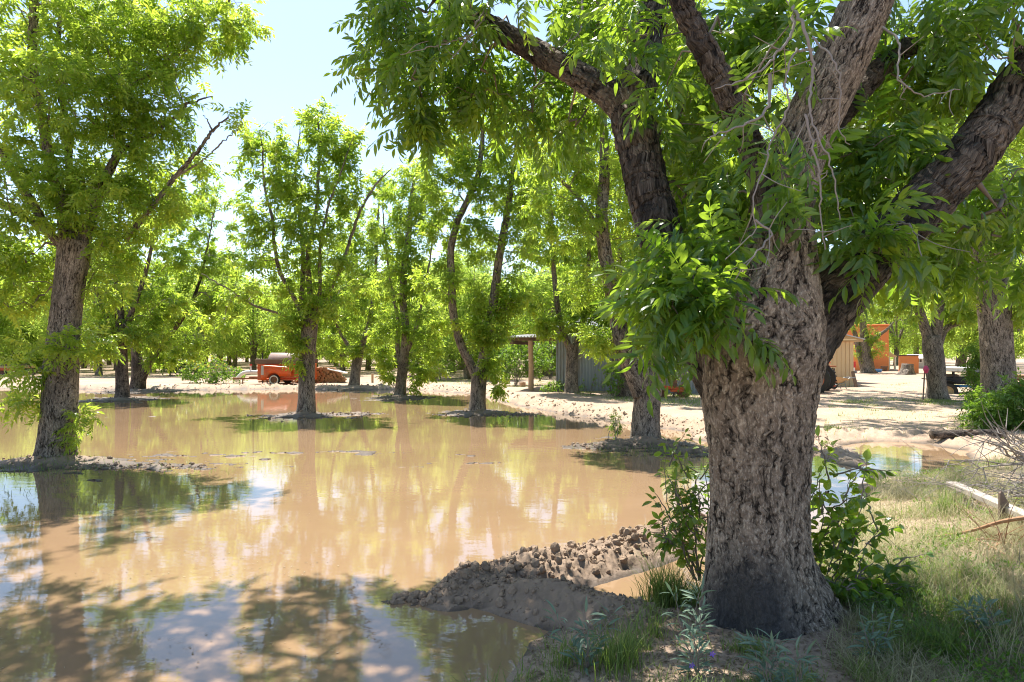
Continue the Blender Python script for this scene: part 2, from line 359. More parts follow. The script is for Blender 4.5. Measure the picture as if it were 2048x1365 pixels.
def terrain(x, y):
    s = np.minimum(sdf(x, y, POND), sdf(x, y, PUDDLE))
    s = s + (fbm(x * 1.7, y * 1.7, 4, 5) - .5) * .35 * np.clip(y / 6, .4, 2.5)
    land = np.clip(s / .8, -1, 1)
    h = np.where(s > 0, .10 * land ** .7 if False else .10 * np.clip(s / .8, 0, 1) ** .7, .16 * land)
    far = np.clip((y - 8) / 20, 0, 1)
    h = h + np.where(s > 0, (fbm(x * .8, y * .8, 4, 2) - .45) * .10 * np.clip(s / 1.5, 0, 1), 0)
    clod = np.abs(fbm(x * 5, y * 5, 3, 9) - .5) * 2
    fine = fbm(x * 16, y * 16, 3, 3)
    # spoil ridge along the far and right shore (just outside the pond)
    rn = fbm(x * 1.3, y * 1.3, 3, 21)
    shore = np.exp(-((s - .55) / .35) ** 2) * np.clip((y - 7) / 4, 0, 1)
    h = h + shore * (.03 + .13 * rn) * np.where(y > 26, .6, 1) * (1 - .6 * np.clip((x - 4.5) / 1.5, 0, 1)) + shore * (clod * .15 + (fine - .5) * .07)
    ba = ridge(x, y, BERM_A, [.06, .12, .145, .125, .12, .06], [.22, .33, .36, .33, .34, .3])
    bb = ridge(x, y, BERM_B, [.10, .15, .14, .11, .07], [.25, .32, .32, .30, .3])
    berm = np.maximum(ba, bb)
    bmask = np.clip(berm / .06, 0, 1); am = np.clip((ba - bb) / .05, 0, 1)
    wx = x + (fbm(x * 9, y * 9, 2, 51) - .5) * .12; wy = y + (fbm(x * 9, y * 9, 2, 52) - .5) * .12
    lump = np.abs(fbm(wx * 6.3 + wy * 2.1, wy * 7.1 - wx * 1.7, 3, 9) - .5) * 2; crumb = fbm(wx * 31 + wy * 9, wy * 29 - wx * 11, 3, 13)
    hb = berm * (.75 + .85 * fbm(x * 2.3, y * 2.9, 3, 53)) + bmask * ((.30 - lump) * (.03 + .05 * am) + (crumb - .5) * (.03 + .03 * am)) - .015
    h = np.where(berm > .004, np.maximum(h, hb), h)
    isl = np.zeros(x.shape)
    for (px, py, rx, ry, hh) in ISLES:
        c = G(px, py); q = ((x - c[0]) / rx) ** 2 + ((y - c[1]) / (ry * max(1, c[1] / 9))) ** 2
        isl = np.maximum(isl, hh * 1.3 * np.exp(-q * 3.0) * (.4 + 1.2 * fbm(x * 5, y * 5, 3, 37)) + (fbm(x * 4.5, y * 6, 4, 31) - .56) * .10 * np.exp(-q * .7) + (fbm(x * 16, y * 16, 2, 38) - .5) * .02 * np.exp(-q))
    for pts, hh in LINES:
        pts = [G(*q)[:2] for q in pts]
        for a_, b_ in zip(pts[:-1], pts[1:]):
            d, _ = seg_dist(x, y, a_, b_); isl = np.maximum(isl, np.exp(-(d / .22) ** 2) * ((fbm(x * 3.5, y * 6, 4, 33) - .56) * .12))
    h = np.where((s < .1) & (isl > .004), np.maximum(h, isl - .004), h)
    h = h + (fine - .5) * .016 * np.clip(s / .3, 0, 1) * np.clip(1.3 - y / 25, 0, 1)
    # soft hummocks on the right-hand bank
    bank = np.clip((x - 2.2) / 1.5, 0, 1) * np.clip((7.5 - y) / 2, 0, 1)
    h = h + bank * (.10 + .12 * fbm(x * 1.1, y * 1.1, 3, 77)) * np.clip(s / .6, 0, 1)
    return h, s, berm
def ground_z(x, y):
    h, s, b = terrain(np.atleast_1d(np.asarray(x, float)), np.atleast_1d(np.asarray(y, float))); return float(h[0])
rr = [0.15]
while rr[-1] < 900:
    r_ = rr[-1]; rr.append(r_ * (1.05 if r_ < 1.8 else 1.0038 if 3.4 < r_ < 6.6 else 1.0062 if r_ < 12 else 1.010 if r_ < 36 else 1.05))
rr = np.array(rr)
af = np.linspace(-42, 42, 820); ab = np.linspace(42, 318, 90)[1:-1]
ang = np.radians(np.concatenate([af, ab]))
RRg, AA = np.meshgrid(rr, ang, indexing='ij'); gx = (RRg * np.sin(AA)); gy = (RRg * np.cos(AA))
hz, gs, gb = terrain(gx, gy)
n_r, n_a = gx.shape
V = np.stack([gx, gy, hz], -1).reshape(-1, 3); V = np.concatenate([V, [[0, 0, hz[0].mean()]]])
i = np.arange(n_r - 1)[:, None] * n_a; j = np.arange(n_a)[None, :]; k = (j + 1) % n_a
Q = np.stack([i + j, i + n_a + j, i + n_a + k, i + k], -1).reshape(-1, 4)
Tc = np.stack([np.arange(n_a), (np.arange(n_a) + 1) % n_a, np.full(n_a, len(V) - 1)], 1)
wetv = np.clip(1 - (hz - .004) / .045, 0, 1) * np.clip(1.25 - gb * 0, 0, 1)
wetv = wetv * np.where(gs < 1.2, 1, 0) * (.55 + .45 * (fbm(gx * 3, gy * 3, 3, 8) > .42))
isl_dark = np.where((gs < -.1) & (gb < .01), 1.0, 0.0)
wetv = np.maximum(wetv, isl_dark * np.clip(1.1 - hz / .12, .35, 1))
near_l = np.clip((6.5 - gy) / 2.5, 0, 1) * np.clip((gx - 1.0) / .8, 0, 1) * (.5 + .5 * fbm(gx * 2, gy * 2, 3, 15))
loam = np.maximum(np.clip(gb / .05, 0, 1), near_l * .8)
rowdark = np.clip((gy - 34) / 6, 0, 1) * .25 * (gx < 5)
loam = np.clip(np.maximum(loam, rowdark), 0, 1)
o = npmesh('ground', V, Tc, Q, [M['soil']], attrs={'wet': np.append(wetv.ravel(), 0), 'loam': np.append(loam.ravel(), 0)}, smooth=True)
tag(o, kind='structure')
# water sheet: one plane, the ground stands above it outside the pond
Vw = np.array([(-75, -3, 0), (14, -3, 0), (14, 33, 0), (-75, 33, 0)], float)
o = npmesh('water', Vw, None, [[0, 1, 2, 3]], [M['water']]); tag(o, kind='structure')

# ------------------------------------------------------------------ LEAVES
def leaflet(L, wd, detail, droop=.15, fold=.25):
    """along +x, width y; returns V, T"""
    if detail == 0:
        V = np.array([(0, 0, 0), (.42 * L, wd / 2, fold * wd * .3), (L, 0, -droop * L), (.42 * L, -wd / 2, fold * wd * .3)]); return V, np.array([(0, 3, 2), (0, 2, 1)])
    if detail == 1:
        V = np.array([(0, 0, 0), (.40 * L, wd / 2, fold * wd), (.45 * L, 0, 0), (.40 * L, -wd / 2, fold * wd), (L, 0, -droop * L)])
        return V, np.array([(0, 2, 1), (0, 3, 2), (1, 2, 4), (2, 3, 4)])
    s = [(.22, .78), (.50, 1.0), (.78, .62)]; V = [(0, 0, 0)]
    for (t, ww) in s:
        z = -droop * L * t * t; V += [(t * L, wd / 2 * ww, z + fold * wd * ww * .6), (t * L, 0, z), (t * L, -wd / 2 * ww, z + fold * wd * ww * .6)]
    V.append((L, 0, -droop * L * 1.15)); T = [(0, 2, 1), (0, 3, 2)]
    for q in range(2):
        a = 1 + 3 * q; b = a + 3; T += [(a, a + 1, b), (a + 1, b + 1, b), (a + 1, a + 2, b + 1), (a + 2, b + 2, b + 1)]
    T += [(7, 8, 10), (8, 9, 10)]; return np.array(V), np.array(T)
def compound(n_pairs, L, lf, wd, detail, seed, droop=.5):
    """pinnate leaf along +x with the rachis drooping to -z"""
    r = np.random.default_rng(seed); Vs, Ts = [], []; n = 0
    def rach(t): return np.array((L * t, 0, -droop * L * t * t))
    for q in range(n_pairs * 2 + 1):
        if q == n_pairs * 2: t = 1.0; yaw = 0
        else: t = .28 + .70 * (q // 2) / n_pairs; yaw = (1 if q % 2 else -1) * (R(58) + r.normal() * .16)
        lv, lt = leaflet(lf * (.75 + .35 * math.sin(math.pi * (.25 + .6 * t))) * r.uniform(.85, 1.12), wd, detail, r.uniform(.1, .4), r.uniform(.05, .3))
        pit = -math.atan(2 * droop * t) * .6 - r.uniform(0, .45); c, s_ = math.cos(pit), math.sin(pit); roll = r.normal() * .35
        Mx = np.array([[1, 0, 0], [0, math.cos(roll), -math.sin(roll)], [0, math.sin(roll), math.cos(roll)]])
        My = np.array([[c, 0, -s_], [0, 1, 0], [s_, 0, c]])
        Mz = np.array([[math.cos(yaw), -math.sin(yaw), 0], [math.sin(yaw), math.cos(yaw), 0], [0, 0, 1]])
        lv = lv @ Mx.T @ My.T @ Mz.T + rach(t); Vs.append(lv); Ts.append(lt + n); n += len(lv)
    if detail >= 1:
        ts = np.linspace(0, 1, 4); P = np.array([rach(q) for q in ts]); a = P + (0, .0022, 0); b = P - (0, .0022, 0)
        Vs.append(np.concatenate([a, b])); Ts.append(np.array([(q, q + 4, q + 5) for q in range(3)] + [(q, q + 5, q + 1) for q in range(3)]) + n)
    return np.concatenate(Vs), np.concatenate(Ts)
TPL = {
    'near': [compound(5, .34, .125, .038, 2, s, .35 + .2 * (s % 3)) for s in range(5)],
    'mid': [compound(4, .30, .125, .044, 1, s + 10, .15 + .15 * (s % 3)) for s in range(4)],
    'mid0': [compound(3, .30, .145, .060, 0, s + 20, .12 + .15 * (s % 3)) for s in range(4)],
    'far': [compound(2, .42, .22, .080, 0, s + 30, .4) for s in range(3)],
}
def frames(D, up_j=.5, r=rng):
    D = D / (np.linalg.norm(D, axis=1)[:, None] + 1e-9)
    U = np.array((0, 0, 1.)) + r.normal(size=D.shape) * up_j
    Y = np.cross(U, D); Y /= np.linalg.norm(Y, axis=1)[:, None] + 1e-9; Z = np.cross(D, Y)
    return np.stack([D, Y, Z], -1)
def instance(tpls, pos, D, scale, tone, up_j=.5, r=rng):
    Vs, Ts, rn, tn = [], [], [], []; n = 0; Fm = frames(D, up_j, r); which = r.integers(0, len(tpls), len(pos))
    for q, (tv, tt) in enumerate(tpls):
        ix = np.where(which == q)[0]
        if not len(ix): continue
        V = np.einsum('mij,nj->mni', Fm[ix] * scale[ix, None, None], tv) + pos[ix][:, None, :]
        m_ = len(ix); T = tt[None] + (np.arange(m_) * len(tv))[:, None, None] + n
        Vs.append(V.reshape(-1, 3)); Ts.append(T.reshape(-1, 3)); n += m_ * len(tv)
        rn.append(np.repeat(r.random(m_), len(tv))); tn.append(np.repeat(tone[ix], len(tv)))
    return np.concatenate(Vs), np.concatenate(Ts), np.concatenate(rn), np.concatenate(tn)
def crown_mesh(name, tpls, pos, D, scale, tone, mat_, parent, up_j=.5, r=rng):
    V, T, rn, tn = instance(tpls, pos, D, scale, tone, up_j, r)
    return npmesh(name, V, T, None, [mat_], parent, {'rnd': rn, 'tone': tn})
# ------------------------------------------------------------------ TREE GROWER
def grow(stems, centre, clusters, r, up=.25, rbase=.0045, maxr=.05, wander=.10):
    """stems: list of (n,4) splines already built. clusters (m,3). returns branch paths with radii and the shoot direction at each cluster"""
    P = np.concatenate([s[:, :3] for s in stems]); rad0 = np.concatenate([s[:, 3] for s in stems])
    keep = P[:, 2] > P[:, 2].min() + .45 * 0; pts = list(P); par = [-1] * len(P); w8 = [0] * len(P)
    base = P[0]; A = np.zeros((len(P) + len(clusters) * 6, 3)); A[:len(P)] = P; cost = np.zeros(len(A)); n = len(P)
    cost[:n] = 0; par = np.full(len(A), -1); W8 = np.zeros(len(A)); paths = []; dirs = np.zeros((len(clusters), 3))
    d0 = np.array([np.min(np.linalg.norm(P - c, axis=1)) for c in clusters]); order = np.argsort(d0)
    for ci in order:
        c = clusters[ci]; dv = A[:n] - c; d = np.linalg.norm(dv, axis=1)
        pen = d + .35 * cost[:n] + .5 * np.clip(A[:n, 2] - c[2] + .1, 0, 9)
        q = int(np.argmin(pen)); a = A[q]; L = d[q]; ns = 2 if L < .4 else 3 if L < 1.2 else 5
        t = np.linspace(0, 1, ns + 1)[1:]
        lift = np.array((0, 0, up * L)); mid = np.sin(t * np.pi)[:, None] * (lift + r.normal(size=3) * L * wander)
        seg = a + (c - a) * t[:, None] + mid; seg[:-1] += r.normal(size=(ns - 1, 3)) * L * .04
        ids = list(range(n, n + ns)); A[n:n + ns] = seg; par[n] = q
        for k_ in range(1, ns): par[n + k_] = n + k_ - 1
        cc = cost[q]
        for k_ in range(ns): cost[n + k_] = cc + L * (k_ + 1) / ns
        n += ns; W8[n - 1] += 1; paths.append([q] + ids)
        v = seg[-1] - (seg[-2] if ns > 1 else a); dirs[ci] = v / (np.linalg.norm(v) + 1e-9)
    for k_ in range(n - 1, len(P) - 1, -1): W8[par[k_]] += W8[k_]
    out = []
    for pth in paths:
        pts_ = A[pth]; rd = np.minimum(rbase * np.sqrt(np.maximum(W8[pth], 1)), maxr); rd[0] = rd[1]; rd[-1] = rbase * .55
        out.append((pts_, rd))
    return out, dirs
def ellipsoid_pts(c, rad, n, r, shell=.35):
    u = r.normal(size=(n, 3)); u /= np.linalg.norm(u, axis=1)[:, None]
    q = (r.random(n) ** (1 / 3)) * (1 - shell) + shell * r.random(n) ** .2
    return np.array(c) + u * q[:, None] * np.array(rad)
def tubes_mesh(name, paths, mat_, parent, seg=5):
    Vs, Qs, Bs = [], [], []; n = 0
    for P, rd in paths:
        V, Q, bk, _ = tube_geo(P, rd, seg); Vs.append(V); Qs.append(Q + n); Bs.append(bk); n += len(V)
    return npmesh(name, np.concatenate(Vs), None, np.concatenate(Qs), [mat_], parent, {'bk': np.concatenate(Bs)}, smooth=True)
def limb_mesh(name, S, mat_, parent, seg, flare=None, r=None):
    V, Q, bk, T = tube_geo(S[:, :3], S[:, 3], seg, True)
    if flare is not None:
        c = S[0, :3]; zz = V[:, 2]; ax = np.interp(zz, S[:, 2], S[:, 0]); ay = np.interp(zz, S[:, 2], S[:, 1])
        a = np.arctan2(V[:, 1] - ay, V[:, 0] - ax)
        f = np.exp(-(np.clip(zz - c[2] - .12, 0, 9) / flare[0]))
        lob = 1 + flare[1] * f * (.55 + .45 * np.cos(a * flare[2] + flare[3])) + .045 * np.sin(a * 3 + zz * 1.7) * (1 - f) + .03 * np.sin(a * 5 - zz * 3.1)
        V[:, 0] = ax + (V[:, 0] - ax) * lob; V[:, 1] = ay + (V[:, 1] - ay) * lob
    return npmesh(name, V, T, Q, [mat_], parent, {'bk': bk}, smooth=True)
def px_stem(pts, d):
    """pts: (px, py, depth offset, radius m)"""
    return np.array([[*W(q[0], q[1], d + q[2]), q[3]] for q in pts])
def make_tree(name, label, d, trunk, limbs, blobs, tpl='mid', leaves=6, mat_leaf='leaf_mid', bark='bark', seed=1, step=.12, seg=20, flare=(.22, .35, 5, 1), lscale=1.0,
              twig_mat='twig', mblobs=(), rbase=.0045, cat='pecan tree', spread=.75, tone_bias=0.0, group=None, limb_name='limb', up=.25, maxr=.05, thin=1.0, limb_bark=None):
    r = np.random.default_rng(seed); tr = px_stem(trunk, d); base = tr[0, :3]
    root = thing(name, label, cat, tuple(base), group)
    S0 = spline(tr, step); stems = [S0]
    limb_mesh('trunk', S0, M[bark], root, seg, flare)
    for lb_i, lb in enumerate(limbs):
        S = spline(px_stem(lb, d), step); S[:, :3] += r.normal(size=(len(S), 3)) * .012 * np.linspace(0, 1, len(S))[:, None]
        S[:, 3] = np.maximum(S[:, 3], .006); stems.append(S); limb_mesh(limb_name, S, M[limb_bark[lb_i] if limb_bark else bark], root, max(8, int(seg * .6)))
    C = []
    for b in blobs:   # px, py, rx px, ry px, depth offset, depth radius, n
        s_ = (d + b[4]) / F; C.append(ellipsoid_pts(W(b[0], b[1], d + b[4]), (b[2] * s_, b[5], b[3] * s_), max(2, int(b[6] * thin)), r))
    for b in mblobs:  # x,y,z, rx,ry,rz, n
        C.append(ellipsoid_pts(b[:3], b[3:6], b[6], r))
    C = np.concatenate(C)
    anchor = [s[int(len(s) * (.0 if k_ else .55)):] for k_, s in enumerate(stems)]
    paths, dirs = grow(anchor, None, C, r, rbase=rbase, up=up, maxr=maxr)
    tubes_mesh('branches', paths, M[twig_mat], root, 5)
    m_ = len(C); tone_c = np.clip(r.normal(.45 + tone_bias, .22, m_), 0, 1)
    rep = np.repeat(np.arange(m_), leaves); off = r.random(len(rep)) ** .7
    pos = C[rep] - dirs[rep] * (off[:, None] - .75) * .26 * lscale + r.normal(size=(len(rep), 3)) * .025
    D = dirs[rep] * .55 + r.normal(size=(len(rep), 3)) * spread + np.array((0, 0, .10))
    crown_mesh('crown', TPL[tpl], pos, D, r.uniform(.75, 1.15, len(rep)) * lscale, np.clip(tone_c[rep] + .15 * (1 - off), 0, 1), M[mat_leaf], root, .45, r)
    return root
def dup(root, loc, rot, scale, label=None, group=None):
    n = root.copy(); COL.objects.link(n); n.location = loc; n.rotation_euler = (0, 0, rot); n.scale = scale
    if label: n['label'] = label
    if group: n['group'] = group
    for ch in root.children:
        c = ch.copy(); COL.objects.link(c); c.parent = n; c.matrix_parent_inverse = ch.matrix_parent_inverse.copy()
    return n

# ---- main near tree
DM = 3.95
make_tree('pecan_tree', 'massive rough-barked pecan tree with charred trunk base beside the clod bank', DM,
    [(1560, 1345, 0, .37), (1545, 1280, 0, .345), (1525, 1200, 0, .305), (1516, 1090, 0, .278), (1514, 980, 0, .272), (1512, 880, 0, .288), (1511, 780, 0, .325), (1518, 700, 0, .35),
     (1538, 620, 0, .30), (1556, 540, 0, .215), (1562, 450, .02, .172), (1575, 370, .05, .162), (1612, 270, .1, .158), (1665, 160, .15, .156), (1715, 50, .2, .15), (1770, -90, .3, .14), (1830, -300, .5, .12), (1880, -560, .7, .08), (1900, -800, .9, .03)],
    [[(1495, 830, .05, .19), (1440, 722, .1, .195), (1385, 625, .25, .165), (1338, 520, .4, .145), (1303, 410, .55, .140), (1280, 310, .65, .140), (1268, 215, .75, .150), (1290, 110, .9, .105), (1310, -40, 1.1, .085), (1290, -250, 1.3, .06), (1280, -480, 1.5, .03)],
     [(1290, 290, .68, .10), (1255, 220, .75, .125), (1205, 180, .85, .100), (1120, 130, 1.0, .088), (1020, 75, 1.15, .080), (930, 25, 1.3, .072), (850, -30, 1.5, .055), (740, -110, 1.8, .04), (600, -180, 2.1, .02)],
     [(1552, 790, .05, .21), (1600, 685, .05, .19), (1672, 592, .1, .170), (1755, 505, .15, .150), (1860, 395, .2, .150), (1945, 305, .25, .146), (2040, 170, .35, .136), (2140, 0, .5, .115), (2230, -220, .7, .09), (2300, -450, .9, .04)],
     [(1550, 470, .05, .10), (1515, 330, .0, .078), (1470, 220, -.05, .072), (1415, 110, -.1, .066), (1365, 10, -.1, .06), (1320, -130, -.1, .045), (1290, -330, 0, .025)],
     [(1600, 330, .3, .08), (1680, 230, .5, .075), (1790, 110, .8, .07), (1900, 60, 1.1, .065), (2048, -20, 1.4, .05), (2200, -150, 1.7, .03)],
     [(1585, 1130, 0, .12), (1625, 1200, -.03, .12), (1665, 1250, -.06, .10), (1705, 1280, -.1, .065), (1760, 1305, -.12, .03)]],
    [ # near hanging sprays
     (1350, 555, 34, 26, -.1, .2, 11), (1390, 520, 36, 22, -.3, .15, 7), (1410, 590, 34, 22, -.38, .12, 9), (1365, 625, 40, 18, -.35, .15, 12), (1335, 600, 20, 16, -.2, .12, 5), (1465, 470, 26, 34, -.1, .15, 6), (1385, 465, 40, 26, .2, .2, 8), (1470, 640, 12, 10, -.42, .06, 2), (1400, 450, 60, 90, .75, .4, 30), (1470, 400, 45, 80, .35, .3, 18), (1385, 300, 60, 110, .9, .5, 28), (1330, 560, 30, 60, .5, .2, 5), (1440, 150, 70, 110, .5, .4, 26), (1540, 60, 120, 70, .6, .5, 30),
     (1730, 500, 48, 36, -.1, .22, 15), (1660, 440, 40, 90, .35, .25, 16), (1790, 480, 50, 26, .3, .3, 12), (1730, 330, 60, 80, .5, .4, 22), (1800, 200, 90, 80, .9, .5, 30), (1890, 90, 130, 90, .7, .7, 40), (1990, 360, 60, 90, .8, .5, 22), 
     (1940, 450, 80, 45, .6, .5, 20), (1790, 430, 50, 50, .6, .3, 12), (1790, 40, 90, 70, .8, .6, 24), (1530, 240, 40, 80, -.2, .2, 6), (1600, 345, 20, 20, -.3, .1, 2), (1700, 290, 40, 50, .5, .2, 9), (1610, 80, 60, 40, -.2, .2, 6), (1820, 300, 60, 40, .5, .2, 9), (2050, 500, 40, 50, .8, .4, 10), (1880, 540, 50, 26, .9, .4, 8), (2020, 60, 60, 60, .2, .5, 14),
     (1330, 60, 70, 90, 1.6, .6, 34), (1180, 50, 110, 80, 1.5, .6, 36), (1110, 230, 90, 70, 1.7, .5, 26), (1010, 160, 100, 80, 1.7, .5, 34), (890, 160, 100, 80, 1.7, .6, 46), (800, 60, 90, 60, 1.9, .6, 34), (850, 230, 60, 40, 1.7, .4, 14), (780, 120, 60, 50, 1.9, .4, 12), (960, 20, 110, 50, 1.0, .5, 20), (1250, 60, 60, 60, .5, .3, 10), (1310, 180, 40, 50, .4, .2, 6)],
    tpl='near', leaves=5, thin=.62, mat_leaf='leaf_near', bark='bark_main', seed=11, step=.014, seg=210, flare=(.24, .60, 5, 2.4), lscale=.82, rbase=.0036, maxr=.03,
    mblobs=[(0.0, 5.8, 6.3, 2.2, 1.5, .9, 120), (-2.4, 6.3, 6.5, 1.7, 1.4, .6, 200), (-4.6, 6.5, 6.6, 1.4, 1.2, .5, 130), (3.8, 4.6, 6.8, 2.4, 2.0, 1.4, 45), (1.5, 5.0, 8.2, 2.2, 1.8, 1.2, 80), (2.0, 6.2, 6.9, 1.5, 1.1, .7, 60)],  # crown above the frame, placed and thickened to shade water and limbs
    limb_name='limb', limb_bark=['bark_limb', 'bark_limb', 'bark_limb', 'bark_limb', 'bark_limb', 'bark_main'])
# ---- orchard trees standing in or by the flood
make_tree('pecan_tree', 'tall pecan tree at the left edge of the flood, its trunk topped by fanning stems', 10.0,
    [(98, 965, 0, .34), (108, 925, 0, .285), (113, 880, 0, .25), (120, 800, 0, .235), (126, 720, 0, .225), (132, 640, 0, .205), (140, 560, 0, .20), (149, 500, 0, .215), (152, 480, 0, .19)],
    [[(140, 515, -.02, .11), (130, 470, -.05, .085), (122, 400, -.1, .075), (98, 310, -.1, .07), (82, 220, -.15, .065), (66, 120, -.15, .06), (68, 20, -.2, .055), (75, -120, -.2, .04), (60, -260, -.2, .02)],
     [(130, 500, -.05, .07), (95, 465, -.1, .05), (50, 435, -.2, .045), (0, 405, -.3, .04), (-60, 370, -.4, .025)],
     [(110, 480, -.05, .06), (60, 400, -.1, .06), (25, 345, -.2, .055), (-10, 280, -.3, .045), (-50, 180, -.4, .03)],
     [(165, 510, .05, .09), (185, 420, .1, .075), (210, 360, .15, .07), (240, 290, .2, .055), (235, 210, .3, .05), (290, 155, .4, .045), (380, 90, .5, .035), (430, 30, .6, .02), (500, -40, .7, .012)],
     [(155, 500, .1, .07), (140, 380, .3, .055), (135, 260, .4, .05), (112, 130, .5, .04), (125, 0, .6, .03), (130, -150, .7, .02)],
     [(225, 315, .2, .035), (260, 290, .2, .03), (310, 265, .2, .026), (350, 235, .2, .02), (375, 205, .2, .012)],
     [(185, 215, .3, .02), (240, 205, .3, .026), (290, 218, .3, .022), (350, 215, .3, .017), (425, 192, .3, .008)],
     [(250, 480, .3, .05), (300, 420, .3, .04), (350, 355, .3, .034), (390, 310, .3, .028), (425, 262, .3, .02), (458, 235, .3, .009)],
     [(425, 262, .3, .014), (415, 240, .3, .009), (408, 232, .3, .005)],
     [(350, 355, .3, .018), (400, 325, .4, .014), (440, 290, .5, .010), (485, 250, .5, .006)]],
    [(60, 60, 150, 110, 0, 1.2, 70), (230, 70, 130, 90, .2, 1.0, 56), (400, 45, 90, 50, .5, .6, 30), (480, 25, 60, 40, .6, .4, 12), (330, 110, 80, 60, .3, .6, 24), (270, 200, 90, 70, 0, .8, 30), (130, 190, 120, 80, -.4, 1.0, 44), (20, 220, 90, 90, 0, 1.0, 30),
     (170, 310, 150, 75, .1, 1.0, 50), (300, 300, 80, 60, .2, .8, 26), (340, 230, 40, 60, .2, .4, 9), (60, 400, 90, 70, -.3, .9, 36), (220, 410, 110, 55, .1, .9, 44), (60, 500, 80, 50, .2, .7, 26), (230, 480, 60, 40, .2, .5, 16), (345, 385, 30, 25, .3, .3, 6),
     (35, 585, 45, 45, 0, .6, 14), (0, 530, 70, 80, .2, .8, 20), (215, 560, 40, 40, .2, .3, 10), (115, 690, 55, 22, -.35, .2, 8), (185, 690, 28, 28, .1, .2, 6), (70, 740, 35, 20, -.3, .2, 5),
     (40, 800, 40, 18, -.2, .15, 5), (158, 850, 10, 28, -.2, .1, 4), (400, 300, 50, 40, .4, .4, 5), (480, 245, 12, 12, .5, .1, 2)],
    tpl='mid', leaves=8, seed=21, step=.035, seg=64, bark='bark_disp', flare=(.18, .25, 5, .6), mblobs=[(-6.8, 10, 7.6, 2.4, 2.2, 1.4, 160)], tone_bias=.05, rbase=.004, lscale=.85)
make_tree('pecan_tree', 'pecan tree standing alone in the flood just in front of the orange trailer', 17.8,
    [(611, 850, 0, .32), (612, 828, 0, .245), (613, 790, 0, .215), (614, 730, 0, .20), (617, 680, 0, .205), (622, 640, 0, .20), (624, 620, 0, .14)],
    [[(622, 650, 0, .10), (622, 600, 0, .085), (616, 540, 0, .075), (620, 480, 0, .06), (632, 430, 0, .05), (637, 350, 0, .04), (640, 280, 0, .03), (632, 230, 0, .015)],
     [(615, 650, 0, .10), (602, 620, .1, .08), (606, 560, .1, .06), (605, 480, .2, .05), (597, 420, .2, .04), (590, 340, .2, .025), (600, 260, .2, .012)],
     [(612, 640, -.1, .08), (585, 590, -.2, .055), (560, 545, -.3, .05), (549, 490, -.3, .045), (545, 440, -.3, .04), (530, 380, -.4, .03), (525, 300, -.4, .018), (520, 260, -.4, .01)],
     [(628, 640, .1, .08), (655, 590, .2, .06), (680, 540, .2, .05), (700, 480, .3, .042), (722, 420, .3, .036), (752, 370, .4, .026), (780, 340, .4, .012)],
     [(630, 625, 0, .06), (640, 580, -.2, .05), (640, 500, -.3, .04), (655, 420, -.3, .03), (680, 350, -.3, .022), (700, 290, -.3, .01)],
     [(605, 650, 0, .05), (560, 628, -.1, .035), (510, 612, -.2, .03), (460, 580, -.3, .022), (405, 548, -.3, .01)]],
    [(632, 245, 38, 38, 0, .6, 20), (680, 285, 45, 40, 0, .6, 22), (535, 290, 45, 45, -.3, .6, 22), (500, 330, 25, 25, -.3, .4, 5), (600, 350, 60, 55, 0, .8, 30), (690, 360, 45, 55, 0, .7, 18), (540, 400, 55, 60, -.2, .8, 28), (640, 430, 80, 55, 0, 1, 36),
     (560, 500, 75, 55, 0, 1, 32), (660, 500, 60, 50, 0, 1, 18), (500, 560, 60, 50, 0, .9, 18), (600, 580, 60, 45, 0, .9, 22), (700, 560, 50, 50, .1, .9, 14), (590, 660, 26, 40, -.2, .4, 16), (600, 710, 14, 20, -.3, .2, 5), (640, 600, 40, 30, -.3, .5, 10), (450, 620, 50, 40, 0, .6, 8)],
    tpl='mid0', leaves=10, seed=31, step=.12, seg=28, lscale=.9, rbase=.005)
make_tree('pecan_tree', 'forked pecan tree in the flood, two tall stems parting low, left of the porch post', 18.7,
    [(954, 845, 0, .30), (954, 822, 0, .235), (956, 790, 0, .21), (958, 755, 0, .215), (960, 735, 0, .20)],
    [[(958, 770, -.05, .14), (944, 735, -.05, .125), (922, 690, -.1, .115), (907, 630, -.1, .11), (903, 560, -.1, .105), (902, 500, -.1, .10), (915, 445, 0, .09), (938, 395, 0, .085), (957, 345, 0, .075), (964, 280, 0, .06), (957, 215, 0, .03)],
     [(958, 770, .05, .16), (966, 725, .05, .15), (974, 680, .05, .14), (986, 610, .1, .13), (998, 520, .1, .11), (1010, 450, .1, .10), (1020, 390, .1, .08), (1030, 310, .1, .05), (1040, 240, .1, .02)]],
    [(960, 220, 55, 35, 0, .8, 22), (900, 270, 45, 40, 0, .7, 16), (1010, 270, 50, 60, 0, .9, 26), (950, 320, 60, 50, 0, .8, 30), (880, 370, 40, 60, 0, .7, 16), (1000, 390, 60, 60, 0, .9, 30), (1060, 350, 40, 80, 0, .9, 22), (900, 450, 50, 50, 0, .8, 20), (960, 480, 45, 50, 0, .8, 18), (1040, 480, 45, 60, 0, .9, 20),
     (880, 560, 50, 50, 0, .8, 16), (985, 590, 45, 50, -.1, .7, 24), (1030, 590, 40, 40, 0, .7, 12), (980, 660, 40, 40, -.1, .5, 22), (900, 640, 30, 30, 0, .5, 6), (985, 730, 16, 26, -.1, .3, 8), (1000, 775, 16, 8, -.2, .2, 3)],
    tpl='mid0', leaves=13, seed=41, step=.12, seg=28, lscale=.9, rbase=.005)
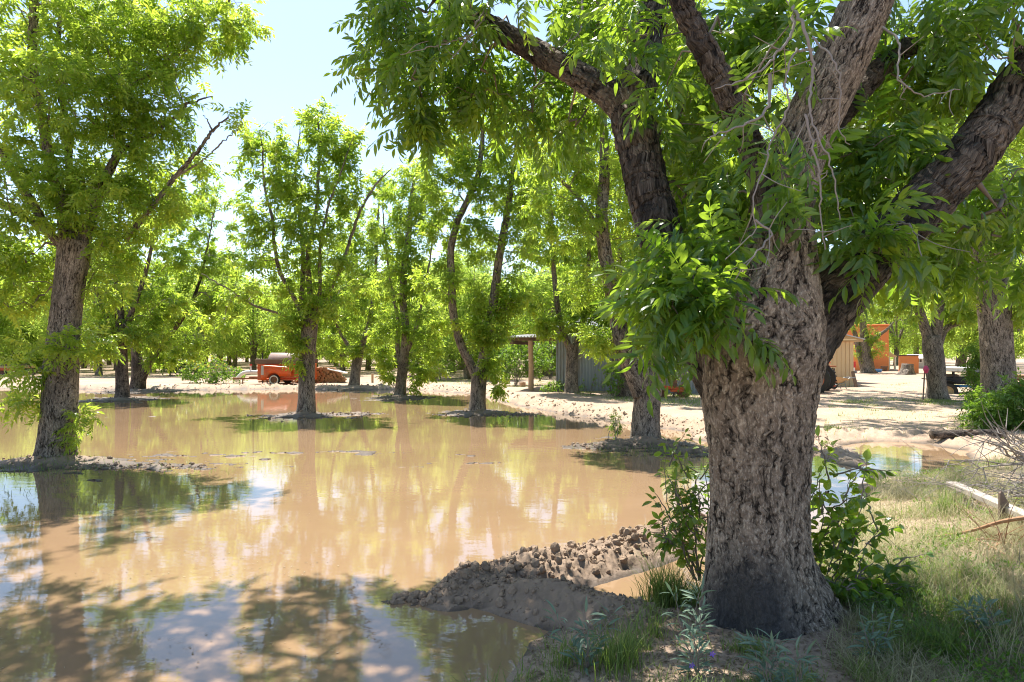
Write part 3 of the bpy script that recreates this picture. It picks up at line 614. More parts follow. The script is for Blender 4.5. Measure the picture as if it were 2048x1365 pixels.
make_tree('pecan_tree', 'sturdy forked pecan tree on a low mud patch just left of the main trunk', 12.5,
    [(1293, 915, 0, .34), (1291, 882, 0, .275), (1292, 840, 0, .25), (1294, 790, 0, .245), (1296, 755, 0, .26), (1298, 735, 0, .22)],
    [[(1285, 790, -.05, .18), (1262, 735, -.05, .165), (1245, 690, -.1, .155), (1232, 620, -.1, .145), (1218, 550, -.1, .135), (1206, 480, -.1, .12), (1203, 420, -.1, .11), (1210, 340, 0, .095), (1205, 240, 0, .07), (1190, 130, 0, .045), (1180, 40, 0, .02)],
     [(1300, 790, .05, .19), (1312, 720, .05, .18), (1318, 640, .1, .17), (1320, 560, .15, .16), (1330, 460, .2, .14), (1350, 340, .3, .12), (1370, 220, .3, .09), (1390, 100, .3, .05), (1400, 0, .3, .02)],
     [(1210, 480, -.1, .05), (1160, 400, -.3, .035), (1110, 350, -.4, .028), (1060, 290, -.5, .012)]],
    [(1190, 300, 60, 90, 0, 1, 34), (1110, 330, 60, 60, -.3, .8, 26), (1160, 180, 80, 70, 0, 1, 34), (1240, 420, 40, 80, 0, .8, 22), (1150, 450, 50, 60, -.2, .8, 20), (1100, 420, 40, 40, -.3, .5, 8), (1240, 560, 35, 60, 0, .7, 14), (1180, 560, 40, 40, 0, .7, 12),
     (1290, 660, 30, 40, -.2, .4, 14), (1262, 640, 25, 40, 0, .4, 8), (1200, 680, 35, 35, .2, .5, 14), (1380, 300, 90, 130, .3, 1.2, 60), (1400, 480, 60, 90, .3, 1, 30), (1400, 120, 110, 90, .3, 1.2, 40), (1290, 60, 110, 60, .3, 1.2, 30)],
    tpl='mid', leaves=9, seed=51, step=.04, seg=56, bark='bark_disp', lscale=.88, mblobs=[(3, 12.7, 8.6, 2.6, 2.4, 1.6, 120)])
make_tree('pecan_tree', 'slender upright pecan tree in shallow water just right of the firewood', 24.8,
    [(800, 808, 0, .30), (800, 793, 0, .225), (802, 765, 0, .19), (806, 735, 0, .185), (808, 715, 0, .17), (812, 660, 0, .14), (806, 600, 0, .13), (808, 540, 0, .12), (818, 470, 0, .10), (822, 400, 0, .07), (835, 330, 0, .03)],
    [[(806, 740, 0, .10), (795, 700, 0, .085), (796, 640, .2, .07), (780, 560, .3, .05), (770, 480, .3, .03), (765, 400, .3, .015)], [(808, 720, 0, .08), (828, 670, -.1, .07), (845, 600, -.2, .05), (860, 520, -.2, .03), (870, 440, -.2, .012)]],
    [(835, 345, 30, 35, 0, .7, 14), (800, 400, 40, 45, 0, .8, 20), (850, 430, 40, 50, 0, .9, 22), (775, 470, 40, 50, 0, .9, 20), (830, 520, 45, 45, 0, .9, 24), (780, 570, 40, 45, 0, .9, 20), (850, 600, 45, 45, 0, .9, 20), (780, 660, 40, 35, 0, .9, 18), (850, 680, 45, 35, 0, .9, 20), (770, 720, 30, 25, 0, .6, 10), (848, 735, 35, 22, 0, .7, 12), (830, 765, 12, 10, 0, .3, 3), (775, 755, 12, 14, 0, .3, 4)],
    tpl='mid0', leaves=13, seed=61, step=.2, seg=20, rbase=.006, lscale=1.0)
make_tree('pecan_tree', 'thick leaning pecan tree on the far bank directly right of the stacked firewood', 30.6,
    [(706, 782, 0, .30), (708, 772, 0, .24), (711, 745, 0, .22), (716, 715, 0, .21), (719, 705, 0, .18)],
    [[(717, 715, 0, .14), (728, 680, 0, .13), (738, 650, 0, .11), (745, 600, 0, .09), (752, 530, 0, .07), (755, 450, 0, .05), (760, 380, 0, .02)], [(714, 722, 0, .11), (702, 700, 0, .09), (686, 675, 0, .075), (670, 640, 0, .06), (660, 580, 0, .04), (655, 500, 0, .02)]],
    [(760, 380, 25, 35, 0, .9, 14), (740, 450, 40, 45, 0, 1, 22), (690, 480, 35, 50, 0, 1, 18), (760, 530, 40, 50, 0, 1, 22), (690, 560, 45, 45, 0, 1, 22), (640, 600, 40, 40, 0, 1, 16), (730, 620, 45, 40, 0, 1, 22), (665, 660, 40, 30, 0, 1, 16), (740, 680, 40, 30, 0, 1, 18), (690, 705, 30, 18, 0, .8, 8)],
    tpl='mid0', leaves=13, seed=71, step=.25, seg=18, rbase=.007, lscale=1.1)
make_tree('pecan_tree', 'pecan tree with a narrow fork growing against the grey corrugated shed', 25.2,
    [(1143, 800, 0, .30), (1143, 784, 0, .26), (1143, 740, 0, .22), (1144, 700, 0, .22), (1145, 688, 0, .2)],
    [[(1143, 705, 0, .14), (1130, 675, 0, .12), (1120, 640, 0, .11), (1112, 590, 0, .10), (1105, 500, 0, .08), (1100, 400, 0, .06), (1090, 300, 0, .03)], [(1146, 705, 0, .13), (1158, 670, 0, .115), (1170, 620, 0, .10), (1175, 550, 0, .09), (1180, 470, 0, .07), (1185, 380, 0, .04), (1190, 280, 0, .02)]],
    [(1090, 290, 45, 50, 0, 1, 26), (1170, 280, 50, 60, 0, 1, 26), (1080, 390, 50, 50, 0, 1.1, 26), (1150, 400, 45, 60, 0, 1.1, 26), (1220, 380, 45, 70, 0, 1.1, 26), (1080, 490, 45, 50, 0, 1.1, 24), (1140, 520, 45, 50, 0, 1, 22), (1210, 500, 40, 50, 0, 1, 18), (1080, 590, 40, 45, 0, 1, 20), (1150, 610, 40, 35, -.1, .8, 16), (1220, 600, 35, 40, 0, .8, 14), (1100, 650, 30, 20, 0, .7, 8), (1190, 680, 25, 25, -.3, .5, 9), (1205, 650, 45, 25, -.3, .6, 22), (1115, 655, 35, 18, -.3, .6, 12)],
    tpl='mid0', leaves=13, seed=81, step=.2, seg=20, rbase=.006, lscale=1.05)
make_tree('pecan_tree', 'shaded pecan trunk half hidden behind the sturdy forked tree beside the shed', 22.5,
    [(1250, 815, 0, .36), (1250, 798, 0, .31), (1252, 760, 0, .28), (1260, 700, 0, .26), (1275, 640, 0, .22), (1280, 560, 0, .17), (1290, 450, 0, .13), (1300, 330, 0, .09), (1310, 230, 0, .04)],
    [[(1266, 700, 0, .14), (1250, 640, .1, .12), (1240, 560, .2, .10), (1238, 460, .3, .07), (1240, 350, .3, .03)]],
    [(1260, 330, 60, 70, 0, 1.2, 34), (1330, 330, 70, 90, 0, 1.2, 40), (1270, 480, 60, 60, 0, 1.2, 28), (1350, 500, 60, 70, 0, 1.2, 28), (1330, 620, 60, 50, 0, 1, 20), (1240, 620, 30, 40, 0, .8, 10)],
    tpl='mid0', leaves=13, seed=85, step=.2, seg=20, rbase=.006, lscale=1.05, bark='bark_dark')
make_tree('pecan_tree', 'straight pecan trunk in the flood between the left-edge tree and the yellow-flowered bush', 23.5,
    [(245, 812, 0, .30), (245, 797, 0, .235), (244, 760, 0, .205), (243, 700, 0, .19), (242, 670, 0, .17), (238, 600, 0, .13), (235, 520, 0, .10), (240, 430, 0, .06), (240, 370, 0, .03)],
    [[(243, 680, 0, .12), (265, 620, 0, .09), (290, 550, 0, .07), (310, 470, 0, .045), (330, 400, 0, .02)], [(243, 690, 0, .1), (215, 640, 0, .08), (190, 570, 0, .06), (175, 500, 0, .03)]],
    [(240, 400, 60, 40, 0, 1.2, 20), (320, 410, 60, 50, 0, 1.2, 28), (200, 500, 60, 50, 0, 1.2, 24), (300, 510, 70, 50, 0, 1.3, 34), (220, 590, 60, 45, 0, 1.2, 26), (310, 600, 60, 45, 0, 1.2, 30), (230, 660, 45, 35, -.2, .9, 20), (300, 670, 40, 30, 0, .9, 14), (190, 690, 30, 30, 0, .7, 8)],
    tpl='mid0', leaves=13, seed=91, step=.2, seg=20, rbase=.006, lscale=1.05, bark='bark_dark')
make_tree('pecan_tree', 'pecan tree with one limb leaning towards the yellow-flowered bush on the far mud edge', 29.0,
    [(274, 790, 0, .36), (275, 778, 0, .31), (277, 755, 0, .29), (277, 735, 0, .27), (274, 715, 0, .2), (268, 680, 0, .16), (262, 620, 0, .12), (262, 540, 0, .08), (270, 450, 0, .03)],
    [[(282, 760, 0, .2), (296, 730, 0, .17), (315, 700, 0, .15), (338, 672, 0, .13), (362, 640, 0, .10), (390, 590, 0, .07), (410, 520, 0, .04), (425, 440, 0, .02)]],
    [(380, 430, 45, 50, 0, 1.2, 22), (430, 400, 40, 40, 0, 1, 14), (370, 520, 60, 50, 0, 1.4, 30), (440, 500, 50, 60, 0, 1.3, 26), (400, 600, 60, 50, 0, 1.4, 30), (330, 640, 50, 40, 0, 1.2, 24), (460, 600, 40, 50, 0, 1.2, 18), (310, 710, 35, 30, 0, 1, 16), (370, 690, 40, 25, 0, 1, 14), (280, 560, 50, 60, 0, 1.2, 24)],
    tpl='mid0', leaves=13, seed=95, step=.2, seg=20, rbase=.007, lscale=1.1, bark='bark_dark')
# right-hand side
make_tree('pecan_tree', 'pecan tree with a spreading fork in front of the old black truck', 21.8,
    [(1877, 812, 0, .36), (1875, 796, 0, .31), (1873, 765, 0, .27), (1868, 720, 0, .29), (1864, 690, 0, .29), (1863, 672, 0, .25)],
    [[(1860, 690, 0, .17), (1848, 650, 0, .15), (1836, 615, 0, .14), (1822, 570, 0, .12), (1800, 500, 0, .09), (1780, 420, 0, .05), (1770, 340, 0, .02)], [(1868, 690, 0, .18), (1874, 650, 0, .17), (1878, 600, 0, .16), (1882, 540, 0, .14), (1880, 450, 0, .11), (1890, 350, 0, .07), (1900, 250, 0, .03)],
     [(1875, 700, .1, .12), (1890, 660, .2, .10), (1920, 645, .3, .09), (1960, 630, .5, .07), (2000, 600, .7, .05)]],
    [(1790, 420, 60, 60, 0, 1.3, 30), (1880, 380, 70, 80, 0, 1.4, 38), (1820, 520, 60, 50, 0, 1.2, 26), (1900, 520, 60, 60, 0, 1.3, 30), (1930, 600, 50, 40, 0, 1, 24), (1800, 600, 50, 40, 0, 1, 18), (1900, 650, 25, 25, .2, .8, 9), (1960, 440, 50, 80, .3, 1, 24), (1840, 300, 80, 70, 0, 1.4, 34)],
    tpl='mid0', leaves=13, mblobs=[(9.5, 23.5, 7.2, 3.2, 2.6, 1.2, 150), (12, 27, 8, 3, 3, 1.4, 110), (16.5, 21, 6.8, 3, 2.5, 1.4, 100)], seed=101, step=.15, seg=26, rbase=.006, lscale=1.0)  # crown spread over the lane, out of sight, added for its shadow
make_tree('pecan_tree', 'thick two-toned pecan trunk rising from green sprouts near the fallen log', 14.2,
    [(1998, 870, 0, .38), (1997, 845, 0, .34), (1996, 790, 0, .305), (1996, 740, 0, .30), (1992, 690, 0, .295), (1988, 640, 0, .29), (1985, 600, 0, .30), (1984, 575, 0, .26)],
    [[(1982, 610, 0, .17), (1966, 560, 0, .16), (1955, 500, 0, .14), (1945, 420, 0, .12), (1955, 330, 0, .09), (1960, 230, 0, .06), (1950, 120, 0, .03)], [(1990, 600, 0, .18), (2020, 560, 0, .16), (2060, 540, .1, .14), (2120, 500, .2, .12), (2200, 430, .3, .09), (2280, 330, .4, .05)],
     [(1985, 600, 0, .16), (1985, 520, .1, .15), (1975, 430, .2, .12), (1990, 330, .3, .10), (2010, 200, .3, .07), (2030, 80, .3, .03)]],
    [(1940, 400, 60, 80, 0, 1, 34), (2020, 420, 50, 90, 0, 1.2, 34), (1960, 250, 80, 80, 0, 1.3, 40), (2040, 600, 40, 40, -.2, .6, 18), (1940, 560, 40, 50, .1, .7, 14), (2100, 500, 90, 120, .2, 1.3, 60), (2060, 230, 80, 110, .3, 1.3, 50)],
    tpl='mid', leaves=9, mblobs=[(8.2, 16.2, 6.8, 2.4, 2.0, 1.0, 130), (11, 17.5, 6.5, 2.5, 2, 1.3, 100), (5.8, 17.0, 7.5, 1.6, 1.5, .8, 40)], seed=111, step=.045, seg=56, bark='bark_disp', rbase=.005, lscale=.9)  # crown enlarged behind the main canopy to throw shadow bands on the lane
make_tree('pecan_tree', 'dark forked pecan tree in deep shade behind the old black truck', 46.0,
    [(1921, 745, 0, .36), (1921, 735, 0, .30), (1922, 715, 0, .28), (1924, 695, 0, .30)],
    [[(1920, 700, 0, .2), (1910, 675, 0, .17), (1895, 640, 0, .13), (1880, 600, 0, .08), (1870, 560, 0, .03)], [(1926, 700, 0, .2), (1938, 670, 0, .17), (1960, 640, 0, .13), (1985, 600, 0, .08), (2000, 560, 0, .03)]],
    [(1890, 610, 50, 35, 0, 2, 40), (1960, 600, 50, 35, 0, 2, 40), (1920, 650, 60, 20, 0, 2, 30), (1920, 540, 80, 50, 0, 2.4, 60), (1900, 690, 20, 12, 0, 1, 6)],
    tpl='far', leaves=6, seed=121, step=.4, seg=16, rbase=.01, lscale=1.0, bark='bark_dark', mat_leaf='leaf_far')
make_tree('pecan_tree', 'old gnarled tree with a leafy trunk standing against the orange house', 50.0,
    [(1737, 752, 0, .60), (1736, 742, 0, .48), (1734, 720, 0, .38), (1731, 700, 0, .34), (1729, 680, 0, .32), (1727, 660, 0, .25), (1724, 620, 0, .16), (1720, 570, 0, .05)],
    [[(1733, 700, 0, .2), (1745, 682, -.2, .17), (1762, 668, -.3, .13), (1778, 655, -.3, .08), (1790, 640, -.3, .03)], [(1728, 742, .3, .25), (1722, 720, .3, .22), (1715, 690, .3, .2), (1705, 650, .3, .12), (1695, 620, .3, .05)]],
    [(1750, 690, 14, 22, -.4, .7, 26), (1738, 665, 20, 14, -.3, .8, 14), (1718, 700, 7, 22, .3, .4, 12), (1700, 640, 30, 15, 0, 1.4, 22), (1740, 610, 60, 30, 0, 2, 50), (1690, 590, 50, 40, 0, 2, 40), (1790, 620, 30, 20, 0, 1.5, 22)],
    tpl='far', leaves=6, seed=131, step=.4, seg=16, rbase=.01, lscale=.8, mat_leaf='leaf_far')

# ---- background orchard: three prototypes and their copies
def proto(seed, hgt, cr, trunk_h, n=150, leafm='leaf_far'):
    r = np.random.default_rng(seed); root = thing('orchard_tree', 'x', 'orchard tree', (0, 0, 0), 'rows of orchard trees beyond the trailer')
    S0 = spline(np.array([[0, 0, -.3, .24], [.02, 0, .3, .18], [.05, .03, trunk_h, .16]]), .3); limb_mesh('trunk', S0, M['bark'], root, 12)
    stems = [S0]
    Ls = []
    for k_ in range(5):
        a = k_ * 1.257 + r.uniform(-.3, .3); l = hgt - trunk_h; q = cr * r.uniform(.4, .65)
        S = spline(np.array([[.05, .03, trunk_h - .15, .09], [math.cos(a) * q * .4, math.sin(a) * q * .4, trunk_h + l * .25, .07], [math.cos(a) * q * .8, math.sin(a) * q * .8, trunk_h + l * .6, .045], [math.cos(a) * q, math.sin(a) * q, trunk_h + l * .92, .012]]), .4)
        stems.append(S); Ls.append((S[:, :3], S[:, 3]))
    C = [ellipsoid_pts((0, 0, trunk_h + (hgt - trunk_h) * .42), (cr, cr, (hgt - trunk_h) * .55), n, r, .5)]
    for k_ in range(6):
        a = r.uniform(0, 6.28); C.append(ellipsoid_pts((math.cos(a) * cr * .6, math.sin(a) * cr * .6, r.uniform(trunk_h, hgt)), (.8, .8, .8), n // 12, r))
    C = np.concatenate(C); paths, dirs = grow([s[len(s) // 3:] for s in stems], None, C, r, rbase=.010)
    tubes_mesh('branches', paths + Ls, M['twig'], root, 4)
    leaves = 10; rep = np.repeat(np.arange(len(C)), leaves); tc = np.clip(r.normal(.5, .25, len(C)), 0, 1)
    D = dirs[rep] * .5 + r.normal(size=(len(rep), 3)) * .75
    crown_mesh('crown', TPL['far'], C[rep] + r.normal(size=(len(rep), 3)) * .16, D, r.uniform(.7, 1.1, len(rep)), tc[rep], M[leafm], root, .5, r)
    return root
protos = [proto(201, 6.2, 2.7, 1.5, 170), proto(202, 5.6, 2.5, 1.3, 150), proto(203, 7.0, 3.0, 1.6, 190)]
r = np.random.default_rng(5); spots = []
ang_o = R(9); ca, sa = math.cos(ang_o), math.sin(ang_o)
for row in range(0, 12):
    for c_ in range(-16, 8):
        x0, y0 = c_ * 7.5 + (row % 2) * .0, 43 + row * 6.8; x = x0 * ca + y0 * sa * .35; y = y0 - x0 * sa * .35
        x += r.normal() * .3; y += r.normal() * .3
        if y < 41 or abs(x) > .80 * y + 6 or y > 112: continue
        if x > 1.0 + .12 * y and y < 60: continue       # keep the lane and the yard open
        if x > .14 * y: continue
        spots.append((x, y))
for q, (x, y) in enumerate(spots):
    s_ = r.uniform(1.1, 1.35) * (1.0 if y < 70 else 1.15); loc = (x, y, ground_z(x, y) - .05)
    lab = 'orchard tree in the even rows beyond the far dirt bank'
    if q < 3:
        o = protos[q]; o.location = loc; o.rotation_euler = (0, 0, r.uniform(0, 6)); o.scale = (s_,) * 3; o['label'] = lab
    else: dup(protos[q % 3], loc, r.uniform(0, 6.28), (s_,) * 3, lab, 'rows of orchard trees beyond the trailer')
# tall trees behind the shed and the houses
for (x, y, s_, k_) in [(6, 44, 1.35, 2), (11, 50, 1.4, 0), (2.5, 48, 1.25, 1), (-2.5, 38.5, 1.05, 0), (17, 58, 1.3, 2), (27, 86, 1.9, 0), (36, 84, 1.8, 1), (33, 74, 1.4, 2), (45, 80, 1.7, 2), (54, 76, 1.6, 1), (47, 66, 1.3, 0), (62, 70, 1.6, 2),
                       (30, 42, 1.25, 1), (36, 52, 1.4, 2), (42, 44, 1.3, 0), (27, 31, 1.15, 2), (33, 33, 1.2, 1), (14, 70, 1.6, 1), (22, 78, 1.8, 2), (50, 56, 1.5, 1), (72, 84, 1.9, 0), (8, 62, 1.5, 2), (23, 92, 2.0, 1), (40, 96, 2.1, 2), (58, 98, 2.0, 0)]:
    dup(protos[k_], (x, y, .05), r.uniform(0, 6), (s_,) * 3, 'leafy tree in the grove behind the sheds and the houses', 'trees behind the sheds and houses')
for (x, y, s_, k_) in [(-36, 50, .9, 0), (-41, 56, .8, 1), (-62, 80, .9, 0)]:
    dup(protos[k_], (x, y, -.4), r.uniform(0, 6), (s_ * 1.1, s_ * 1.1, s_ * .6), 'low rounded tree by the dark block wall beyond the wagon', 'low trees by the block wall')
far = []
C = np.concatenate([ellipsoid_pts((x, 150 + 25 * math.sin(x * .07), 3.5), (7, 5, 4.5 + 1.5 * math.sin(x * .31)), 60, r) for x in range(-170, 180, 8)])
rep = np.repeat(np.arange(len(C)), 5); D = r.normal(size=(len(rep), 3))
o = crown_mesh('far_woods', TPL['far'], C[rep] + r.normal(size=(len(rep), 3)) * .8, D, np.full(len(rep), 3.2), np.clip(r.normal(.4, .2, len(C)), 0, 1)[rep], M['leaf_far'], None)
tag(o, 'distant green wood closing the view behind the orchard', 'woods', kind='stuff')

# ------------------------------------------------------------------ BUSHES AND PLANTS
def simple_leaf(L, wd, detail=1): return leaflet(L, wd, detail, .25, .2)
LV = {'small': [simple_leaf(.09, .045, 1)], 'ovate': [leaflet(.085, .062, 2, .2, .15), leaflet(.10, .07, 2, .35, .25)], 'elm': [leaflet(.075, .034, 2, .2, .2)], 'lance': [leaflet(.10, .018, 2, .4, .3), leaflet(.085, .016, 2, .2, .3)], 'shrub': [leaflet(.16, .07, 0)]}
def bush(name, label, cat, base, blobs, n_stems, tpl, mat_leaf, leaves=8, lscale=1.0, seed=1, spread=.8, stem_mat='twig', rbase=.003, jit=.1, flowers=None, group=None, tone=.45):
    r = np.random.default_rng(seed); root = thing(name, label, cat, tuple(base), group); base = np.array(base, float)
    C = np.concatenate([ellipsoid_pts(b[:3], b[3:6], b[6], r) for b in blobs])
    top = C[np.argsort(-C[:, 2])[:n_stems]]
    st = [spline(np.array([[*(base + r.normal(size=3) * (.04, .04, 0)), .008], [*((base * .5 + t_ * .5) + r.normal(size=3) * .05), .006], [*t_, .003]]), .08) for t_ in top]
    paths, dirs = grow(st, None, C, r, rbase=rbase, maxr=.02)
    tubes_mesh('stems', paths + [(s[:, :3], s[:, 3]) for s in st], M[stem_mat], root, 5)
    rep = np.repeat(np.arange(len(C)), leaves); off = r.random(len(rep))
    pos = C[rep] - dirs[rep] * (off[:, None] - .4) * jit * 3 + r.normal(size=(len(rep), 3)) * jit * .3
    D = dirs[rep] * .4 + r.normal(size=(len(rep), 3)) * spread + np.array((0, 0, -.1))
    crown_mesh('foliage', tpl, pos, D, r.uniform(.7, 1.15, len(rep)) * lscale, np.clip(r.normal(tone, .25, len(C)), 0, 1)[rep], M[mat_leaf], root, .6, r)
    if flowers:
        fm, nf, fs = flowers; sel = C[np.argsort(-C[:, 2] + r.normal(size=len(C)) * .1)[:nf]] + r.normal(size=(nf, 3)) * .04 + (0, -.03, .06); b = MB()
        for c in sel:
            for k_ in range(6):
                a = k_ * 1.047; u = np.array((math.cos(a), math.sin(a) * .6, math.sin(a) * .8)); v = np.array((-math.sin(a), math.cos(a) * .6, math.cos(a) * .8))
                b.add([c, c + (u * .8 + v * .3) * fs, c + u * fs * 1.2, c + (u * .8 - v * .3) * fs], [(0, 1, 2), (0, 2, 3)])
        b.build('flowers', M[fm], root)
    return root
def pb(px, py, d, rx, ry, dz, n): s_ = d / F; q = W(px, py, d); return (*q, rx * s_, dz, ry * s_, n)
bush('flowering_bush', 'broad leafy bush dotted with yellow flowers left of the white pipe', 'bush', (*G(420, 770)[:2], .05),
     [pb(385, 740, 33, 28, 24, .8, 50), pb(430, 738, 33, 34, 24, .9, 60), pb(470, 750, 33.5, 24, 16, .7, 30), pb(410, 760, 32.6, 45, 8, .6, 36)], 16, LV['shrub'], 'leaf_bush', 12, 1.0, 301, flowers=('yellow', 60, .05), jit=.12, tone=.75)
bush('shrub', 'large rounded shrub behind the porch post of the grey shed', 'shrub', (*G(1030, 778)[:2], .05),
     [pb(1035, 722, 31, 40, 40, 1.0, 110), pb(1075, 728, 31, 30, 34, .9, 60), pb(1000, 745, 31, 24, 24, .7, 36), pb(1060, 690, 31, 30, 20, .7, 26)], 18, LV['shrub'], 'leaf_bush', 12, 1.05, 302, jit=.12, tone=.5)
bush('shrub', 'dark drooping shrub on the far bank left of the forked flood tree', 'shrub', (*G(872, 764)[:2], .05),
     [pb(870, 700, 36, 30, 34, 1, 70), pb(880, 735, 36, 36, 20, 1, 50), pb(905, 690, 36, 26, 26, .9, 30)], 12, LV['shrub'], 'leaf_far', 12, 1.2, 303, jit=.14, tone=.25)
for q_, (px_, d_, ry_, lab_) in enumerate([(930, 40, 34, 'broad green shrub deep behind the forked flood tree'), (985, 37, 26, 'low shrub under the trees left of the big rounded shrub'), (820, 42, 30, 'shrub filling the gap right of the slender flood tree'), (1100, 38, 40, 'green shrub rising behind the porch of the grey shed'), (340, 44, 24, 'small shrub far behind the left edge of the flowering bush')]):
    bush('shrub', lab_, 'shrub', (*W(px_, 740, d_)[:2], .05), [pb(px_, 745 - ry_, d_, 38, ry_, 1.1, 80), pb(px_ + 26, 752 - ry_ * .6, d_, 26, ry_ * .6, .9, 36)], 14, LV['shrub'], 'leaf_bush', 12, 1.3, 330 + q_, jit=.14, tone=.45)
bush('weed_clump', 'knee-high green weeds at the foot of the grey shed wall, left of its tree', 'weeds', (*G(1108, 787)[:2], .1),
     [pb(1112, 772, 25.5, 20, 11, .4, 36), pb(1095, 777, 25.5, 16, 7, .4, 16)], 10, LV['shrub'], 'leaf_bush', 8, .7, 304, jit=.06, tone=.7)
bush('weed_clump', 'tall green weeds growing up against the shed wall behind the sturdy fork', 'weeds', (*G(1225, 800)[:2], .1),
     [pb(1228, 765, 22, 20, 30, .35, 50), pb(1215, 735, 22, 12, 16, .3, 14)], 10, LV['shrub'], 'leaf_bush', 8, .7, 305, jit=.06, tone=.6)
bush('shrub', 'dark green shrub filling the gap between the sturdy fork and the main trunk', 'shrub', (*G(1345, 802)[:2], .1), [pb(1345, 740, 22.8, 30, 30, .4, 50), pb(1375, 715, 22.8, 24, 26, .3, 30)], 10, LV['shrub'], 'leaf_bush', 9, .8, 311, jit=.08, tone=.35)
bush('weed_clump', 'sparse thin weed sprigs standing in front of the corrugated wall', 'weeds', (*G(1180, 795)[:2], .1),
     [pb(1165, 770, 23.5, 8, 18, .2, 8), pb(1190, 768, 23.5, 6, 22, .2, 8)], 6, LV['shrub'], 'leaf_bush', 5, .6, 306, jit=.05)
bush('weed_clump', 'green weeds around the rusty orange implement', 'weeds', (*G(1360, 800)[:2], .1),
     [pb(1368, 780, 21.5, 16, 16, .3, 22), pb(1372, 762, 21.5, 10, 10, .2, 8)], 6, LV['shrub'], 'leaf_bush', 6, .6, 307, jit=.05, tone=.6)
bush('pecan_sprout', 'little pecan sprout on the mud patch left of the sturdy fork', 'sprout', (*G(1228, 885)[:2], .02),
     [pb(1230, 850, 12.6, 10, 18, .12, 9), pb(1240, 838, 12.6, 6, 8, .08, 3)], 3, TPL['mid'], 'leaf_bush', 4, .45, 308, spread=.6, jit=.05)
bush('pecan_sprouts', 'bright green pecan sprouts crowding the foot of the two-toned trunk', 'sprouts', (*G(1990, 868)[:2], .1),
     [pb(1990, 815, 13.4, 40, 30, .4, 40), pb(2030, 800, 13.3, 30, 40, .4, 36), pb(1965, 840, 13.3, 20, 18, .3, 14), pb(2040, 850, 13.2, 25, 20, .3, 16)], 8, TPL['mid'], 'leaf_bush', 5, .8, 309, jit=.08, tone=.5)
bush('shrub', 'leafy yellow-green shrub growing in front of the old truck', 'shrub', (*G(1945, 800)[:2], .1),
     [pb(1952, 740, 20, 18, 30, .5, 40), pb(1955, 785, 19.5, 24, 22, .5, 30), pb(1940, 700, 20, 16, 20, .4, 14)], 8, TPL['mid0'], 'leaf_bush', 5, .7, 310, jit=.08, tone=.8)
# saplings beside the main trunk
zb = .12
def stem_plant(name, label, cat, stems, leaf_t, mat_leaf, gap, seed, lscale=1.0, spread=.5, hang=-.5, stem_r=.006, group=None, stem_mat='twig', leafstart=.15, tone=.5, flowers=None, two=1):
    r = np.random.default_rng(seed); base = stems[0][0][:3]; root = thing(name, label, cat, tuple(base), group); paths = []; P, D, Tn = [], [], []
    for st in stems:
        S = spline(np.array(st, float), .04); n = len(S); S[1:, :3] += r.normal(size=(n - 1, 3)) * .004
        paths.append((S, np.linspace(stem_r, stem_r * .3, n))); ln = np.concatenate([[0], np.cumsum(np.linalg.norm(np.diff(S, axis=0), axis=1))]); L = ln[-1]
        s_ = L * leafstart; k_ = 0
        while s_ < L:
            p_ = np.array([np.interp(s_, ln, S[:, q]) for q in range(3)]); tg = np.array([np.interp(min(L, s_ + .02), ln, S[:, q]) - np.interp(s_ - .02, ln, S[:, q]) for q in range(3)]); tg /= np.linalg.norm(tg) + 1e-9
            for z_ in range(two):
                a = r.uniform(0, 6.28); sd2 = np.array((math.cos(a), math.sin(a) * .8, 0)); dirn = tg * .4 + sd2 * .8 + (0, 0, hang) + r.normal(size=3) * spread * .4
                P.append(p_ + sd2 * .02); D.append(dirn); Tn.append(np.clip(tone + r.normal() * .2 + .25 * s_ / L, 0, 1))
            s_ += gap * r.uniform(.6, 1.3); k_ += 1
        P.append(S[-1]); D.append(tg); Tn.append(.9)
    tubes_mesh('stems', paths, M[stem_mat], root, 6)
    P, D, Tn = map(np.array, (P, D, Tn)); crown_mesh('leaves', leaf_t, P, D, r.uniform(.6, 1.1, len(P)) * lscale, Tn, M[mat_leaf], root, .5, r)
    if flowers:
        b = MB()
        for c in flowers:
            for k_ in range(5):
                a = k_ * 1.257; u = np.array((math.cos(a), -.3, math.sin(a))); v = np.array((-math.sin(a), 0, math.cos(a))); c = np.array(c)
                b.add([c, c + (u * .8 + v * .4) * .012, c + u * .016, c + (u * .8 - v * .4) * .012], [(0, 1, 2), (0, 2, 3)])
        b.build('flower', M['purple'], root)
    return root
def fan(base, tips, d0, r, sub=4, bend=.06):
    st = []
    for (px, py, d) in tips:
        tip = W(px, py, d); b = np.array(base) + r.normal(size=3) * (.03, .03, 0); mid = b * .5 + tip * .5 + np.array((0, 0, .06)) + r.normal(size=3) * bend
        st.append([b, mid, tip])
        for k_ in range(sub):
            t_ = r.uniform(.35, .9); s0 = b * (1 - t_) + tip * t_ + np.array((0, 0, .06)) * math.sin(t_ * math.pi); v = (tip - b); L = np.linalg.norm(v); dv = v / L + r.normal(size=3) * .7
            e = s0 + dv / np.linalg.norm(dv) * L * r.uniform(.2, .4); st.append([s0, s0 * .5 + e * .5 + (0, 0, .02), e])
    return st
r = np.random.default_rng(77)
stem_plant('sapling', 'heart-leaved green sapling fanning out at the right foot of the main trunk', 'sapling',
    fan(W(1630, 1240, 4.15), [(1665, 890, 4.3), (1700, 960, 4.4), (1735, 985, 4.3), (1690, 1060, 4.1), (1770, 1050, 4.2), (1810, 1130, 4.1), (1830, 1180, 4.0), (1740, 1150, 4.0), (1790, 1220, 3.9), (1650, 980, 4.2), (1700, 1180, 3.9), (1760, 1180, 4.2)], 4.1, r, 4), LV['ovate'], 'leaf_near', .028, 401, .82, tone=.3)
r = np.random.default_rng(78)
